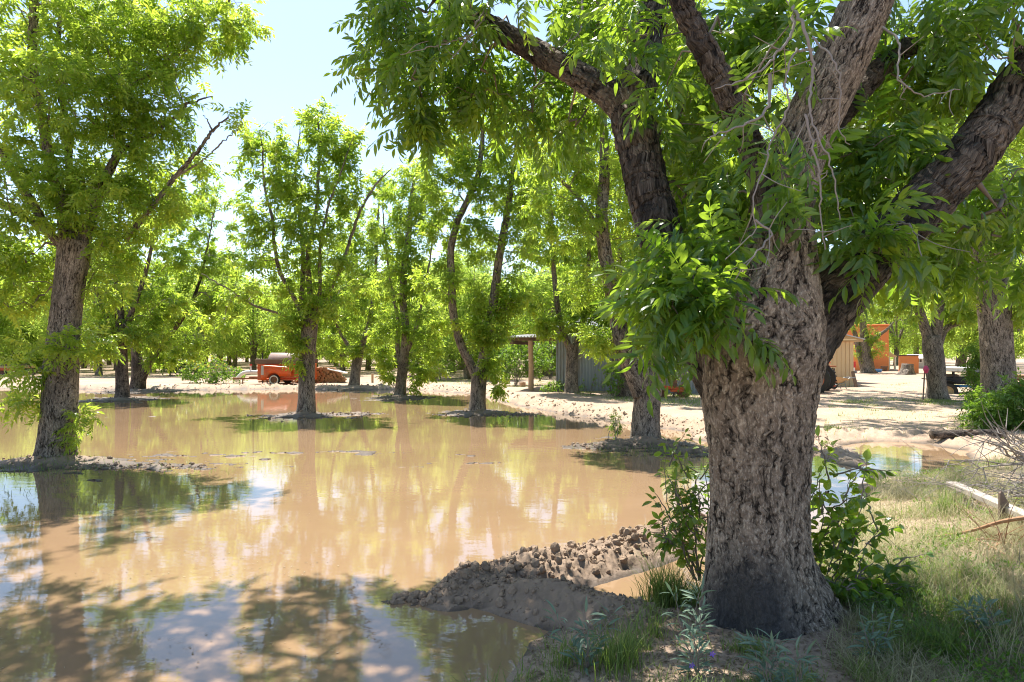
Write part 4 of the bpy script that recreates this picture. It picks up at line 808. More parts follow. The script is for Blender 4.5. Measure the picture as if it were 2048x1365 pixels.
stem_plant('sapling', 'fine-leaved green sapling rising at the left side of the main trunk over the clods', 'sapling',
    fan(W(1395, 1160, 4.6), [(1330, 905, 4.7), (1370, 920, 4.7), (1400, 890, 4.8), (1345, 1010, 4.6), (1310, 1000, 4.6), (1290, 1060, 4.5), (1385, 980, 4.7), (1350, 960, 4.5), (1400, 1000, 4.6), (1330, 1080, 4.4)], 4.6, r, 4), LV['elm'], 'leaf_bush', .03, 402, 1.0, tone=.5)
# silvery nightshade
silv = [(1395, 1345, 1190, 3.15, 'silver-green weed with a purple flower standing left of the charred base'), (1540, 1400, 1290, 2.95, 'low silver-green weed in front of the charred base'), (1745, 1345, 1225, 3.35, 'spindly silver-green weed right of the charred base'),
        (1172, 1330, 1225, 3.3, 'silver-green weed at the water edge among the grass'), (1590, 1420, 1300, 2.9, 'silver-green weed below the main trunk at the frame edge'), (1970, 1330, 1200, 3.5, 'silver-green weed on the grassy bank at far right')]
for q, (px, pyb, pyt, d, lab) in enumerate(silv):
    r = np.random.default_rng(500 + q); b0 = W(px, pyb, d); b0[2] = ground_z(b0[0], b0[1]); tip = W(px, pyt, d); hgt = max(.15, tip[2] - b0[2]); st = []
    for k_ in range(4):
        e = b0 + np.array((r.normal() * .07, r.normal() * .07, hgt * r.uniform(.65, 1.0))) if k_ else b0 + (0, 0, hgt); st.append([b0, b0 * .5 + e * .5 + r.normal(size=3) * .015, e])
    stem_plant('silver_weed', lab, 'weed', st, LV['lance'], 'leaf_silver', .022, 520 + q, .85, hang=.1, stem_r=.004, stem_mat='stem_green' if False else 'twig', group='silver-green weeds by the main trunk', two=2,
               flowers=[b0 + np.array((.05, -.06, hgt * .35)), b0 + np.array((-.04, -.05, hgt * .2))] if q in (0, 1) else None, leafstart=.1)
# ------------------------------------------------------------------ GRASS
def in_poly(x, y, P): return sdf(x, y, P) < 0
def blades(name, X, Y, hgt, wd, lean, tone, mat_, seed, parent=None, Z=None):
    r = np.random.default_rng(seed); n = len(X)
    if Z is None: Z = terrain(X, Y)[0]
    a = r.uniform(0, 6.28, n); dx, dy = np.cos(a), np.sin(a); px_, py_ = -dy, dx; ln = lean * r.uniform(.3, 1.3, n)
    ts = [0, .35, .7, 1.0]; ws = [1, .85, .55, 0]; V = []
    for t_, w_ in zip(ts, ws):
        ox = ln * t_ ** 2 * hgt; zz = hgt * (t_ - .25 * ln * t_ ** 2)
        for s_ in ((-1, 1) if w_ > 0 else (0,)):
            V.append(np.stack([X + dx * ox + px_ * wd * .5 * w_ * s_, Y + dy * ox + py_ * wd * .5 * w_ * s_, Z - .01 + zz], 1))
    V = np.stack(V, 1).reshape(-1, 3); T0 = np.array([(0, 1, 3), (0, 3, 2), (2, 3, 5), (2, 5, 4), (4, 5, 6)]); T = (T0[None] + (np.arange(n) * 7)[:, None, None]).reshape(-1, 3)
    return npmesh(name, V, T, None, [mat_], parent, {'rnd': np.repeat(r.random(n), 7), 'tone': np.repeat(tone, 7)})
def scatter(P, n, seed, wpow=1.0, dens=None, keep_dry=True):
    """random points in a world polygon, denser near the camera"""
    r = np.random.default_rng(seed); mn, mx = P.min(0), P.max(0); X, Y = [], []; tot = 0
    while tot < n:
        x = r.uniform(mn[0], mx[0], n * 2); y = 1 / r.uniform(1 / mx[1], 1 / mn[1], n * 2); k_ = in_poly(x, y, P) & (r.random(n * 2) < (mn[1] / y) ** max(0, wpow - 1))
        if dens is not None: k_ &= r.random(n * 2) < dens(x, y)
        x, y = x[k_], y[k_]
        if keep_dry:
            h = terrain(x, y)[0]; q = h > .01; x, y = x[q], y[q]
        X.append(x); Y.append(y); tot += len(x)
    return np.concatenate(X)[:n], np.concatenate(Y)[:n]
PB = poly([(1640, 1075), (1750, 968), (1850, 960), (1930, 935), (2120, 900), (2400, 1000), (2400, 1500), (1900, 1500), (1720, 1420), (1640, 1330), (1700, 1270), (1620, 1200)])
def tuft(x, y, s, th, seed): return np.clip((fbm(x * s, y * s, 3, seed) - th) * 6, 0, 1)
X, Y = scatter(PB, 14000, 601, dens=lambda x, y: .25 + .75 * tuft(x, y, 2.6, .5, 61))
r = np.random.default_rng(602)
tone = np.clip(.35 + .5 * fbm(X * 1.5, Y * 1.5, 3, 7) + r.normal(0, .15, len(X)), 0, 1)
tag(blades('grass', X, Y, r.uniform(.03, .12, len(X)) * (.7 + tuft(X, Y, 2.6, .5, 61)), r.uniform(.003, .006, len(X)), .9, tone, M['grass'], 603), 'green grass on the right-hand bank', 'grass', kind='stuff')
X, Y = scatter(PB, 46000, 604, dens=lambda x, y: (.2 + .8 * tuft(x, y, 2.2, .46, 63)) * np.clip((y - 3.2) / 1.5, .25, 1))
tag(blades('dry_grass', X, Y, r.uniform(.04, .17, len(X)), r.uniform(.002, .0045, len(X)), 1.3, r.random(len(X)), M['straw'], 605), 'pale dry grass tangled on the right-hand bank', 'grass', kind='stuff')
# leafy ground weeds over the bank
X, Y = scatter(PB, 5200, 617, dens=lambda x, y: tuft(x, y, 1.6, .55, 81))
tag(blades('dry_grass', X, Y, r.uniform(.14, .34, len(X)), r.uniform(.002, .004, len(X)), .8, r.random(len(X)), M['straw'], 618), 'taller seeding dry grass stems on the right-hand bank', 'grass', kind='stuff')
X, Y = scatter(PB, 11000, 606, dens=lambda x, y: tuft(x, y, 1.8, .47, 65))
Z = terrain(X, Y)[0]; D = r.normal(size=(len(X), 3)) + (0, 0, .5)
tag(crown_mesh('ground_weeds', [leaflet(.030, .013, 1), leaflet(.045, .010, 1)], np.stack([X, Y, Z + r.uniform(0, .10, len(X))], 1), D, r.uniform(.6, 1.2, len(X)), r.random(len(X)), M['leaf_bush'], None), 'low green weeds covering the bank', 'weeds', kind='stuff')
# sparse grass near the bottom edge and on the lane
PF = poly([(1010, 1420), (1060, 1300), (1150, 1275), (1290, 1245), (1400, 1240), (1420, 1330), (1640, 1340), (1900, 1420), (1900, 1560), (1000, 1560)])
X, Y = scatter(PF, 5200, 611, dens=lambda x, y: np.clip(.03 + tuft(x, y, 3.4, .56, 67), 0, 1))
tag(blades('grass', X, Y, r.uniform(.03, .12, len(X)), r.uniform(.003, .005, len(X)), .9, r.random(len(X)), M['grass'], 612), 'short sparse grass on the sandy foreground', 'grass', kind='stuff')
PL = poly([(1640, 905), (1660, 800), (1700, 775), (1900, 770), (2048, 790), (2200, 850), (2100, 905), (1930, 895), (1760, 878)])
X, Y = scatter(PL, 12000, 613, 1.0, dens=lambda x, y: np.clip(.01 + tuft(x, y, .8, .62, 69) * .6, 0, 1))
tag(blades('grass', X, Y, r.uniform(.03, .10, len(X)), r.uniform(.006, .012, len(X)), .8, np.clip(r.normal(.7, .2, len(X)), 0, 1), M['grass'], 614), 'patchy green grass on the sandy lane', 'grass', kind='stuff')
PR = poly([(800, 776), (1100, 783), (1400, 850), (1400, 800), (1100, 765), (860, 752), (760, 757)])
X, Y = scatter(PR, 6000, 615, 1.0, dens=lambda x, y: np.clip(tuft(x, y, .5, .52, 71), 0, 1))
tag(blades('grass', X, Y, r.uniform(.04, .12, len(X)), r.uniform(.008, .014, len(X)), .8, np.clip(r.normal(.75, .2, len(X)), 0, 1), M['grass'], 616), 'thin green grass along the far bank', 'grass', kind='stuff')
# individual grass tufts
tufts = [(1330, 1215, 4.35, .34, 420, 'tall dark green grass tuft between the puddle and the main trunk', .12), (1375, 1205, 4.3, .24, 260, 'shorter grass tuft touching the left side of the main trunk', .14),
         (1235, 1340, 3.3, .26, 200, 'arching grass tuft at the water edge in the foreground', .12), (1130, 1330, 3.4, .18, 120, 'loose grass tuft half standing in the shallow water', .12), (1300, 1290, 3.7, .22, 90, 'seeding grass tuft on the sandy end of the bank', .10),
         (1010, 1400, 3.1, .16, 60, 'thin grass tuft poking up at the bottom frame edge', .08), (930, 1390, 3.15, .14, 30, 'few lone grass blades standing in the brown water', .06), (1890, 1065, 5.9, .30, 200, 'arching pale grass tuft near the rusty rod', .14), (1880, 1330, 3.4, .22, 220, 'bright green grass tuft low on the right bank', .12)]
for q, (px, py, d, hg, n, lab, spr) in enumerate(tufts):
    r = np.random.default_rng(700 + q); c = W(px, py, d); X = c[0] + r.normal(size=n) * spr * .5; Y = c[1] + r.normal(size=n) * spr * .5; z0 = max(0, ground_z(c[0], c[1]))
    o = blades('grass_tuft', X, Y, hg * r.uniform(.4, 1.1, n), r.uniform(.003, .006, n), .75, np.clip(r.normal(.35, .2, n), 0, 1), M['grass'], 720 + q, None, np.full(n, z0))
    tag(o, lab, 'grass tuft', 'grass tufts on the near bank')
# leaf litter, twigs and clods
PG = poly([(1040, 1480), (1060, 1290), (1290, 1245), (1400, 1240), (1620, 1200), (1640, 1075), (1900, 960), (2200, 900), (2300, 1480)])
X, Y = scatter(PG, 15000, 801); Z = terrain(X, Y)[0]; r = np.random.default_rng(802); D = r.normal(size=(len(X), 3)) * (1, 1, .25)
tag(crown_mesh('leaf_litter', [leaflet(.035, .014, 1), leaflet(.05, .01, 1), leaflet(.02, .012, 1)], np.stack([X, Y, Z + .006], 1), D, r.uniform(.5, 1.2, len(X)), r.random(len(X)), M['litter'], None), 'dry leaf litter and bits scattered on the near soil', 'litter', kind='stuff')
# floating scum and leaves on the water
X, Y = scatter(POND[:, :] if False else poly([(-200, 800), (900, 800), (1380, 880), (1380, 1000), (1300, 1060), (900, 1150), (850, 1250), (1000, 1300), (980, 1600), (-400, 1600)]), 1500, 811, 1.0, dens=lambda x, y: np.clip((fbm(x * 1.2, y * 2.4, 4, 91) - .52) * 8, .015, 1), keep_dry=False)
D = r.normal(size=(len(X), 3)) * (1, 1, .03)
tag(crown_mesh('floating_debris', [leaflet(.028, .010, 0, .02, 0), leaflet(.02, .010, 0, .02, 0), leaflet(.05, .003, 0, 0, 0)], np.stack([X, Y, np.full(len(X), .004)], 1), D, r.uniform(.4, 1.1, len(X)), r.random(len(X)), M['litter'], None, .02), 'floating leaf bits and scum on the brown water', 'debris', kind='stuff')
# clods
def ico():
    t_ = (1 + 5 ** .5) / 2; V = np.array([(-1, t_, 0), (1, t_, 0), (-1, -t_, 0), (1, -t_, 0), (0, -1, t_), (0, 1, t_), (0, -1, -t_), (0, 1, -t_), (t_, 0, -1), (t_, 0, 1), (-t_, 0, -1), (-t_, 0, 1)], float)
    T = [(0, 11, 5), (0, 5, 1), (0, 1, 7), (0, 7, 10), (0, 10, 11), (1, 5, 9), (5, 11, 4), (11, 10, 2), (10, 7, 6), (7, 1, 8), (3, 9, 4), (3, 4, 2), (3, 2, 6), (3, 6, 8), (3, 8, 9), (4, 9, 5), (2, 4, 11), (6, 2, 10), (8, 6, 7), (9, 8, 1)]
    V /= np.linalg.norm(V[0]); V = list(V); out = []; cache = {}
    def md(a, b):
        k_ = (min(a, b), max(a, b))
        if k_ not in cache: v = V[a] + V[b]; V.append(v / np.linalg.norm(v)); cache[k_] = len(V) - 1
        return cache[k_]
    for a, b, c in T: x, y, z = md(a, b), md(b, c), md(c, a); out += [(a, x, z), (b, y, x), (c, z, y), (x, y, z)]
    return np.array(V), np.array(out)
IV, IT = ico()
def clods(name, pts, sizes, seed, parent=None, cm='clod'):
    r = np.random.default_rng(seed); tp = []
    for k_ in range(8): tp.append((IV * (1 + r.normal(size=(len(IV), 1)) * .14) * r.uniform(.7, 1.2, 3), IT))
    V, T, a, b = instance(tp, pts, r.normal(size=(len(pts), 3)), sizes, r.random(len(pts)), .5, r); return npmesh(name, V, T, None, [M[cm]], parent, smooth=False)
r = np.random.default_rng(821); pts = []; sz = []
for k_ in range(1700):
    q = r.random() * (len(BERM_A) - 1); i_ = int(q); t_ = q - i_; c = BERM_A[i_] * (1 - t_) + BERM_A[i_ + 1] * t_ + r.normal(size=2) * .16; pts.append(c); sz.append(.004 + .034 * r.random() ** 6)
for k_ in range(500):
    q = r.random() * (len(BERM_B) - 1); i_ = int(q); t_ = q - i_; c = BERM_B[i_] * (1 - t_) + BERM_B[i_ + 1] * t_ + r.normal(size=2) * .2; pts.append(c); sz.append(.004 + .016 * r.random() ** 3)
pts = np.array(pts); sz = np.array(sz); z = terrain(pts[:, 0], pts[:, 1])[0]; k_ = z > .015
tag(clods('clods', np.stack([pts[k_, 0], pts[k_, 1], z[k_] + sz[k_] * .3], 1), sz[k_], 822), 'loose brown clods heaped on the low dug bank', 'clods', kind='stuff')
# shoreline clods on the far banks
P2 = POND[:22]; pts = []; sz = []
for k_ in range(3000):
    i_ = r.integers(0, 17); t_ = r.random(); c = P2[i_] * (1 - t_) + P2[i_ + 1] * t_; c = c + np.array((r.normal() * .3 + .15, abs(r.normal()) * .6 + .1)); pts.append(c); sz.append(.006 + .030 * r.random() ** 3)
pts = np.array(pts); sz = np.array(sz); z = terrain(pts[:, 0], pts[:, 1])[0]; k_ = z > .02
tag(clods('bank_clods', np.stack([pts[k_, 0], pts[k_, 1], z[k_] + sz[k_] * .2], 1), sz[k_], 823, None, 'clod_pale'), 'crumbled soil lumps along the far and side shores', 'clods', kind='stuff')
pts = []; sz = []
for (px, py, rx, ry, hh) in ISLES:
    c = G(px, py)
    for k_ in range(120): pts.append((c[0] + r.normal() * rx * .7, c[1] + r.normal() * ry * max(1, c[1] / 9) * .6)); sz.append(.008 + .03 * r.random() ** 3)
pts = np.array(pts); sz = np.array(sz); z = terrain(pts[:, 0], pts[:, 1])[0]; k_ = z > -.02
o = clods('mud_clods', np.stack([pts[k_, 0], pts[k_, 1], z[k_] + sz[k_] * .2], 1), sz[k_], 824); tag(o, 'wet mud lumps around the flooded tree feet', 'clods', kind='stuff')
for (px, py, rx, n, sd3) in [(100, 935, 1.3, 500, 831), (1310, 905, .9, 350, 832), (350, 945, .8, 160, 833), (955, 828, 1, 200, 834), (612, 832, 1, 160, 835)]:
    pass
X = []; Y = []
for (px, py, rx, ry, n) in [(100, 938, 1.2, .35, 700), (1310, 905, .9, .4, 420), (350, 945, .9, .3, 160), (1210, 905, .5, .3, 120), (40, 985, .5, .2, 60)]:
    c = G(px, py); X.append(c[0] + r.normal(size=n) * rx * .6); Y.append(c[1] + r.normal(size=n) * ry)
X = np.concatenate(X); Y = np.concatenate(Y); Z = np.maximum(terrain(X, Y)[0], 0)
tag(blades('island_grass', X, Y, r.uniform(.02, .10, len(X)), r.uniform(.004, .008, len(X)), .9, r.random(len(X)) * .7, M['grass'], 836, None, Z), 'short grass and weeds on the mud patches round the trunks', 'grass', kind='stuff')

# ------------------------------------------------------------------ MADE OBJECTS
def rz(a): c, s_ = math.cos(a), math.sin(a); return np.array([[c, -s_, 0], [s_, c, 0], [0, 0, 1]])
def disc_geo(c, axis, rad, wid, seg=28, prof=None):
    """lathe around horizontal axis; prof = [(radius, offset)]"""
    axis = np.array(axis, float); axis /= np.linalg.norm(axis); u = np.array((0, 0, 1.)); v = np.cross(axis, u)
    if prof is None: prof = [(0, -wid / 2), (rad * .96, -wid / 2), (rad, -wid * .3), (rad, wid * .3), (rad * .96, wid / 2), (0, wid / 2)]
    a = np.linspace(0, 2 * np.pi, seg, endpoint=False); V = []
    for (rd, of) in prof:
        for q in a: V.append(np.array(c) + axis * of + (u * math.cos(q) + v * math.sin(q)) * rd)
    Q = []
    for i_ in range(len(prof) - 1):
        for j_ in range(seg): k_ = (j_ + 1) % seg; Q.append((i_ * seg + j_, i_ * seg + k_, (i_ + 1) * seg + k_, (i_ + 1) * seg + j_))
    return np.array(V), Q
def wheel(parent, c, rad, wid, axis=(0, -1, 0), rim='rust', ww=False, lug=False):
    b = MB(); V, Q = disc_geo(c, axis, rad, wid, 32, [(rad * .60, wid * .5), (rad * .80, wid * .56), (rad * .95, wid * .46), (rad, wid * .3), (rad, -wid * .3), (rad * .95, -wid * .46), (rad * .8, -wid * .5), (rad * .6, -wid * .5)]); b.add(V, None, Q)
    if lug:
        ax = np.array(axis, float)
        for k_ in range(22):
            a = k_ * 2 * math.pi / 22; u = np.array((0, 0, 1.)) * math.cos(a) + np.cross(ax, (0, 0, 1.)) * math.sin(a); tgt = np.cross(ax, u)
            rot = np.stack([u, tgt, ax], 1); b.box(np.array(c) + u * rad * 1.01 + ax * (wid * .22 if k_ % 2 else -wid * .22), (.05, .05, wid * .55), rot)
    w_ = b.build('wheel', M['rubber'], parent, smooth=False)
    b = MB(); V, Q = disc_geo(c, axis, rad, wid, 28, [(0, wid * .42), (rad * .16, wid * .42), (rad * .2, wid * .30), (rad * .42, wid * .26), (rad * .56, wid * .46), (rad * .62, wid * .50), (rad * .6, -wid * .4), (0, -wid * .4)]); b.add(V, None, Q)
    o = b.build('rim', M[rim], w_, smooth=False)
    if ww:
        b = MB(); V, Q = disc_geo(c, axis, rad, wid, 32, [(rad * .63, wid * .535), (rad * .80, wid * .585), (rad * .82, wid * .575)]); b.add(V, None, Q)
        o = b.build('whitewall', M['whitewall'], w_)
    return w_
# --- orange trailer made from a pickup bed, carrying a tank (front face towards the pond)
DT = 31.2; s_ = DT / F
def TX(px): return (px - CX) * s_
def TZ(py): return H + (HY - py) * s_
zt = TZ(770)
tr = thing('utility_trailer', 'orange pickup-bed utility trailer with wooden side boards, half hidden behind a flood tree', 'trailer', (TX(580), DT + .9, zt))
x0, x1 = TX(513), TX(612); yb0, yb1 = DT + .12, DT + 1.75; zf, zs = TZ(760), TZ(728)
b = MB(); b.box(((x0 + x1) / 2, (yb0 + yb1) / 2, zf), (x1 - x0, yb1 - yb0, .06)); b.box(((x0 + x1) / 2, yb0 + .02, (zf + zs) / 2 + .03), (x1 - x0, .04, zs - zf - .06), bev=.01); b.box(((x0 + x1) / 2, yb1 - .02, (zf + zs) / 2 + .03), (x1 - x0, .04, zs - zf - .06), bev=.01)
b.box((x0 + .02, (yb0 + yb1) / 2, (zf + zs) / 2 + .03), (.04, yb1 - yb0 - .09, zs - zf - .07), bev=.01); b.box((x1 - .02, (yb0 + yb1) / 2, (zf + zs) / 2 + .03), (.04, yb1 - yb0 - .09, zs - zf - .07), bev=.01)
for k_ in range(3): b.box((TX(519) + k_ * .11, yb0 - .008, (zf + zs) / 2), (.03, .02, (zs - zf) * .8), bev=.006)
b.box(((x0 + x1) / 2, yb0 - .012, zs - .02), (x1 - x0, .05, .05), bev=.015)
b.build('bed', M['orange_paint'], tr)
# fender: swept profile with wheel arch
fx0, fx1, ft, fb = TX(524), TX(585), TZ(730.5), TZ(758)
wc = np.array((TX(549.5), DT - .02, TZ(760))); wr = 10.8 * s_
top = []; bot = []
for t_ in np.linspace(0, 1, 30):
    x = fx0 + (fx1 - fx0) * t_; zt_ = ft - .035 * (1 - math.cos(t_ * 3.1)) - (.22 * max(0, (t_ - .78) / .22) ** 2.2) - .18 * max(0, (.08 - t_) / .08) ** 2
    dx = x - wc[0]; ar = wr * 1.28; zb_ = wc[2] + math.sqrt(max(0, ar * ar - dx * dx)) if abs(dx) < ar else (wc[2] - .02 if dx < 0 else wc[2] + .16 - .0 * t_)
    top.append((x, zt_)); bot.append((x, min(zb_, zt_ - .03)))
V = []; nP = 30
for y, inset in ((yb0 - .01, 0), (DT - .10, 0.0), (DT - .17, .05)):
    for (x, z) in top: V.append((x, y, z - inset * .8))
for y in (DT - .17, DT - .14):
    for (x, z) in bot: V.append((x, y, z))
Q = []
for r_ in range(4):
    for i_ in range(nP - 1): Q.append((r_ * nP + i_, r_ * nP + i_ + 1, (r_ + 1) * nP + i_ + 1, (r_ + 1) * nP + i_))
b = MB(); b.add(V, None, Q); o = b.build('fender', M['orange_paint'], tr, smooth=True)
b = MB(); b.box((TX(527.5), DT - .172, TZ(741)), (.12, .012, .42), bev=.004); b.build('primer_patch', M['primer'], tr)
b = MB(); b.box(((x0 + x1) / 2 - .03, yb0 - .03, TZ(723.5)), (x1 - x0 + .15, .05, 9.5 * s_), bev=.008); b.box(((x0 + x1) / 2 - .03, yb1 + .03, TZ(723.5)), (x1 - x0 + .15, .05, 9.5 * s_), bev=.008)
b.box((x0 - .06, (yb0 + yb1) / 2, TZ(723.5)), (.05, yb1 - yb0 - .02, 9.5 * s_), bev=.008); b.build('side_board', M['oldwood'], tr)
b = MB(); b.box((TX(480), DT + .9, TZ(759)), (TX(515) - TX(455), .09, .08)); b.box((TX(500), DT + .9, TZ(757)), (TX(515) - TX(488), .5, .12), bev=.02); b.box((TX(455), DT + .9, TZ(759)), (.22, .16, .10), bev=.02)
b.tube([(TX(470), DT + .9, TZ(759)), (TX(470), DT + .9, zt)], .03); b.build('tow_bar', M['rust'], tr)
wheel(tr, wc, wr, .19, ww=True); wheel(tr, (wc[0], yb1 + .1, wc[2]), wr, .19, (0, 1, 0))
# tank lying in the bed
tk = thing('metal_tank', 'rusty pinkish cylindrical tank lying in the orange trailer', 'tank', (TX(560), DT + .9, zs))
b = MB(); rt = .46; cz = TZ(706) - rt
V, Q = disc_geo((TX(564), DT + .9, cz), (1, 0, 0), rt, TX(600) - TX(528), 40, [(0, -(TX(600) - TX(528)) / 2 - .02), (rt * .9, -(TX(600) - TX(528)) / 2 - .0), (rt, -(TX(600) - TX(528)) / 2 + .04), (rt, (TX(600) - TX(528)) / 2 - .04), (rt * .9, (TX(600) - TX(528)) / 2), (0, (TX(600) - TX(528)) / 2 + .02)])
b.add(V, None, Q); b.build('shell', M['rust_light'], tk, smooth=True)
b = MB(); b.tube([(TX(560), DT + .9, cz + rt - .02), (TX(560), DT + .9, cz + rt + .06)], .07, 14); b.build('filler_cap', M['rust'], tk)
# firewood: each log of its own
r = np.random.default_rng(901); lv = thing
logmeshes = []
for k_ in range(4):
    b = MB(); seg_ = [8, 7, 6, 9][k_]; b.tube([(0, -.22, 0), (0, 0, .005), (0, .22, 0)], [.075, .08, .075], seg_); o = b.build('firewood_log', M['firewood'], None); logmeshes.append(o)
cnt = 0
def put_log(x, y, z, ry, sc_, yaw=0):
    global cnt
    src = logmeshes[cnt % 4]; o = src if cnt < 4 else src.copy()
    if cnt >= 4: COL.objects.link(o)
    o.location = (x, y, z); o.rotation_euler = (0, ry, yaw); o.scale = (sc_, 1, sc_); tag(o, 'split log in the firewood pile behind the orange trailer', 'firewood', 'split logs stacked behind the trailer'); cnt += 1
yl = DT + 1.1
for row in range(8):
    n_ = 20 - row * 1
    for k_ in range(n_):
        px = 584 + k_ * 4.6 + (row % 2) * 2.2 + r.normal() * .5
        if px > 666 - row * 2.0: continue
        put_log(TX(px), DT + 2.35 + r.normal() * .04, zt + .06 + row * .092 + r.normal() * .008, r.uniform(0, 6.3), r.uniform(.55, .95))
for k_ in range(26): put_log(TX(488 + k_ * 4.2), DT + 2.3, zt + .05 + (k_ % 2) * .07, r.uniform(0, 6), r.uniform(.5, .9), r.normal() * .3)
b = MB(); b.box((TX(650), DT + 2.25, TZ(745)), (TX(672) - TX(632), .5, .05), np.array([[math.cos(.22), 0, math.sin(.22)], [0, 1, 0], [-math.sin(.22), 0, math.cos(.22)]]), bev=.01)
tag(b.build('plywood_sheet', M['whitepaint']), 'weathered white board sheet lying slanted on the firewood', 'sheet')
# irrigation outlet
pp = thing('irrigation_pipe', 'bent white irrigation outlet pipe with red-capped valves beside the flowering bush', 'pipe', (TX(470), DT + 1.6, zt))
yy = DT + 1.6
S = spline(np.array([[TX(443), yy, TZ(764), .085], [TX(452), yy, TZ(754), .085], [TX(461), yy, TZ(748), .085], [TX(475), yy, TZ(746.5), .085], [TX(492), yy, TZ(747), .085], [TX(512), yy, TZ(748), .085]]), .06)
b = MB(); b.tube(S[:, :3], S[:, 3], 14); b.build('pipe', M['whitepaint'], pp, smooth=True)
for px, py in ((475, 730), (491, 736)):
    b = MB(); b.tube([(TX(px), yy, TZ(747)), (TX(px), yy, TZ(py + 3))], .035, 10); st_ = b.build('valve_stem', M['whitepaint'], pp)
    b = MB(); b.tube([(TX(px), yy, TZ(py + 3)), (TX(px), yy, TZ(py))], .06, 10); o = b.build('valve_cap', M['redlens'], st_)
for px, hh in ((493, 62), (503, 45)):
    b = MB(); b.tube([(TX(px), yy + .4, zt), (TX(px), yy + .4, zt + hh * s_)], .03, 8); b.box((TX(px), yy + .4, zt + hh * s_), (.08, .08, .03)); tag(b.build('fence_post', M['blackpaint']), 'thin dark metal stake behind the white pipe' + (', the taller one' if hh > 50 else ', the shorter one'), 'stake')
b = MB(); c = G(745, 771); b.box((c[0], c[1], .25), (.11, .06, .62), rz(.2), bev=.01); tag(b.build('survey_stake', M['stake']), 'short pale wooden stake at the water edge between two flood trees', 'stake')
b = MB(); c = G(1045, 779); b.box((c[0], c[1], .2), (.22, .22, .24), rz(.4), bev=.02); tag(b.build('wood_block', M['stake']), 'small pale wood block on the ground left of the porch post', 'block')
# --- grey corrugated shed
def corr(P0, P1, z0, z1, pitch=.12, amp=.012, slope=0.0):
    P0, P1 = np.array(P0, float), np.array(P1, float); L = np.linalg.norm(P1 - P0); n = int(L / pitch * 6); t_ = np.linspace(0, 1, n + 1); u = (P1 - P0) / L; nrm = np.array((u[1], -u[0]))
    XY = P0 + (P1 - P0) * t_[:, None] + nrm * (amp * np.sin(t_ * L / pitch * 2 * np.pi))[:, None]
    V = np.concatenate([np.c_[XY, np.full(n + 1, z0)], np.c_[XY, z1 + slope * t_]]); Q = [(i_, i_ + 1, n + 2 + i_, n + 1 + i_) for i_ in range(n)]; return V, Q
A = G(1112, 783, .08)[:2]; Bq = G(1400, 788, .08)[:2]; sh = thing('corrugated_shed', 'long grey corrugated metal shed with an open porch end, behind the flood trees', 'shed', (*A, .05))
u = (Bq - A) / np.linalg.norm(Bq - A); nb = np.array((-u[1], u[0]));
if nb[1] < 0: nb = -nb
zt2 = H + (HY - 662) / F * A[1]
b = MB(); V, Q = corr(A, Bq, .0, zt2); b.add(V, None, Q); V, Q = corr(A + nb * 5, A, .0, zt2); b.add(V, None, Q); V, Q = corr(Bq, Bq + nb * 5, .0, zt2); b.add(V, None, Q); V, Q = corr(Bq + nb * 5, A + nb * 5, .0, zt2); b.add(V, None, Q); b.build('wall', M['galv'], sh)
b = MB(); c = A + u * 2.2 - nb * .03; ang = math.atan2(u[1], u[0])
b.box((*(A + u * 3.7 - nb * .035), 1.05), (.08, .05, 2.0), rz(ang)); b.box((*(A + u * 2.3 - nb * .035), 1.05), (.06, .05, 2.0), rz(ang)); b.box((*(A + u * 3.0 - nb * .035), 2.07), (1.5, .05, .08), rz(ang)); b.build('door_frame', M['galv'], sh)
# roof over shed and porch
def roof(Pa, Pb, dn, depth, z0, z1, mat_, name, par, over=.3):
    uu = (Pb - Pa) / np.linalg.norm(Pb - Pa); L = np.linalg.norm(Pb - Pa) + 2 * over; n = int(L / .13 * 4); t_ = np.linspace(0, 1, n + 1); w_ = .018 * np.sin(t_ * L / .13 * 2 * np.pi); base = Pa - uu * over
    V = []
    for (dd, zz, o_) in ((-over, z0, 0), (depth + over, z1, 0), (depth + over, z1, -.035), (-over, z0, -.035)):
        xy = base + uu * (t_ * L)[:, None] + dn * dd; V.append(np.c_[xy, zz + w_ + o_])
    V = np.concatenate(V); m_ = n + 1; Q = []
    for r_ in range(4):
        for i_ in range(n): Q.append((r_ * m_ + i_, r_ * m_ + i_ + 1, ((r_ + 1) % 4) * m_ + i_ + 1, ((r_ + 1) % 4) * m_ + i_))
    return MB().add(V, None, Q).build(name, mat_, par)
Pa = A - u * 1.7
roof(A - u * .1, Bq, nb, 5, zt2 + .12, zt2 + .75, M['roofmetal'], 'roof', sh)
roof(A - u * 1.9, A - u * .20, nb, 3.0, zt2 - .22, zt2 - .05, M['roofmetal'], 'porch_roof', sh, .15)
b = MB()
for k_ in range(5): b.box((*(A - u * 1.0 + nb * (.1 + k_ * .7)), zt2 - .33 + k_ * .03), (1.95, .06, .12), rz(ang))
b.box((*(A - u * 1.75 + nb * 1.4), zt2 - .45), (.12, 3.2, .14), rz(ang)); b.build('rafters', M['oldwood'], sh)
b = MB(); c = A - u * 1.0 - nb * .05; b.tube([(*c, 0), (*(c + (.01, 0)), 1.0), (*(c + (-.02, 0)), zt2 - .38)], [.11, .10, .095], 12); b.build('post', M['stake'], sh)
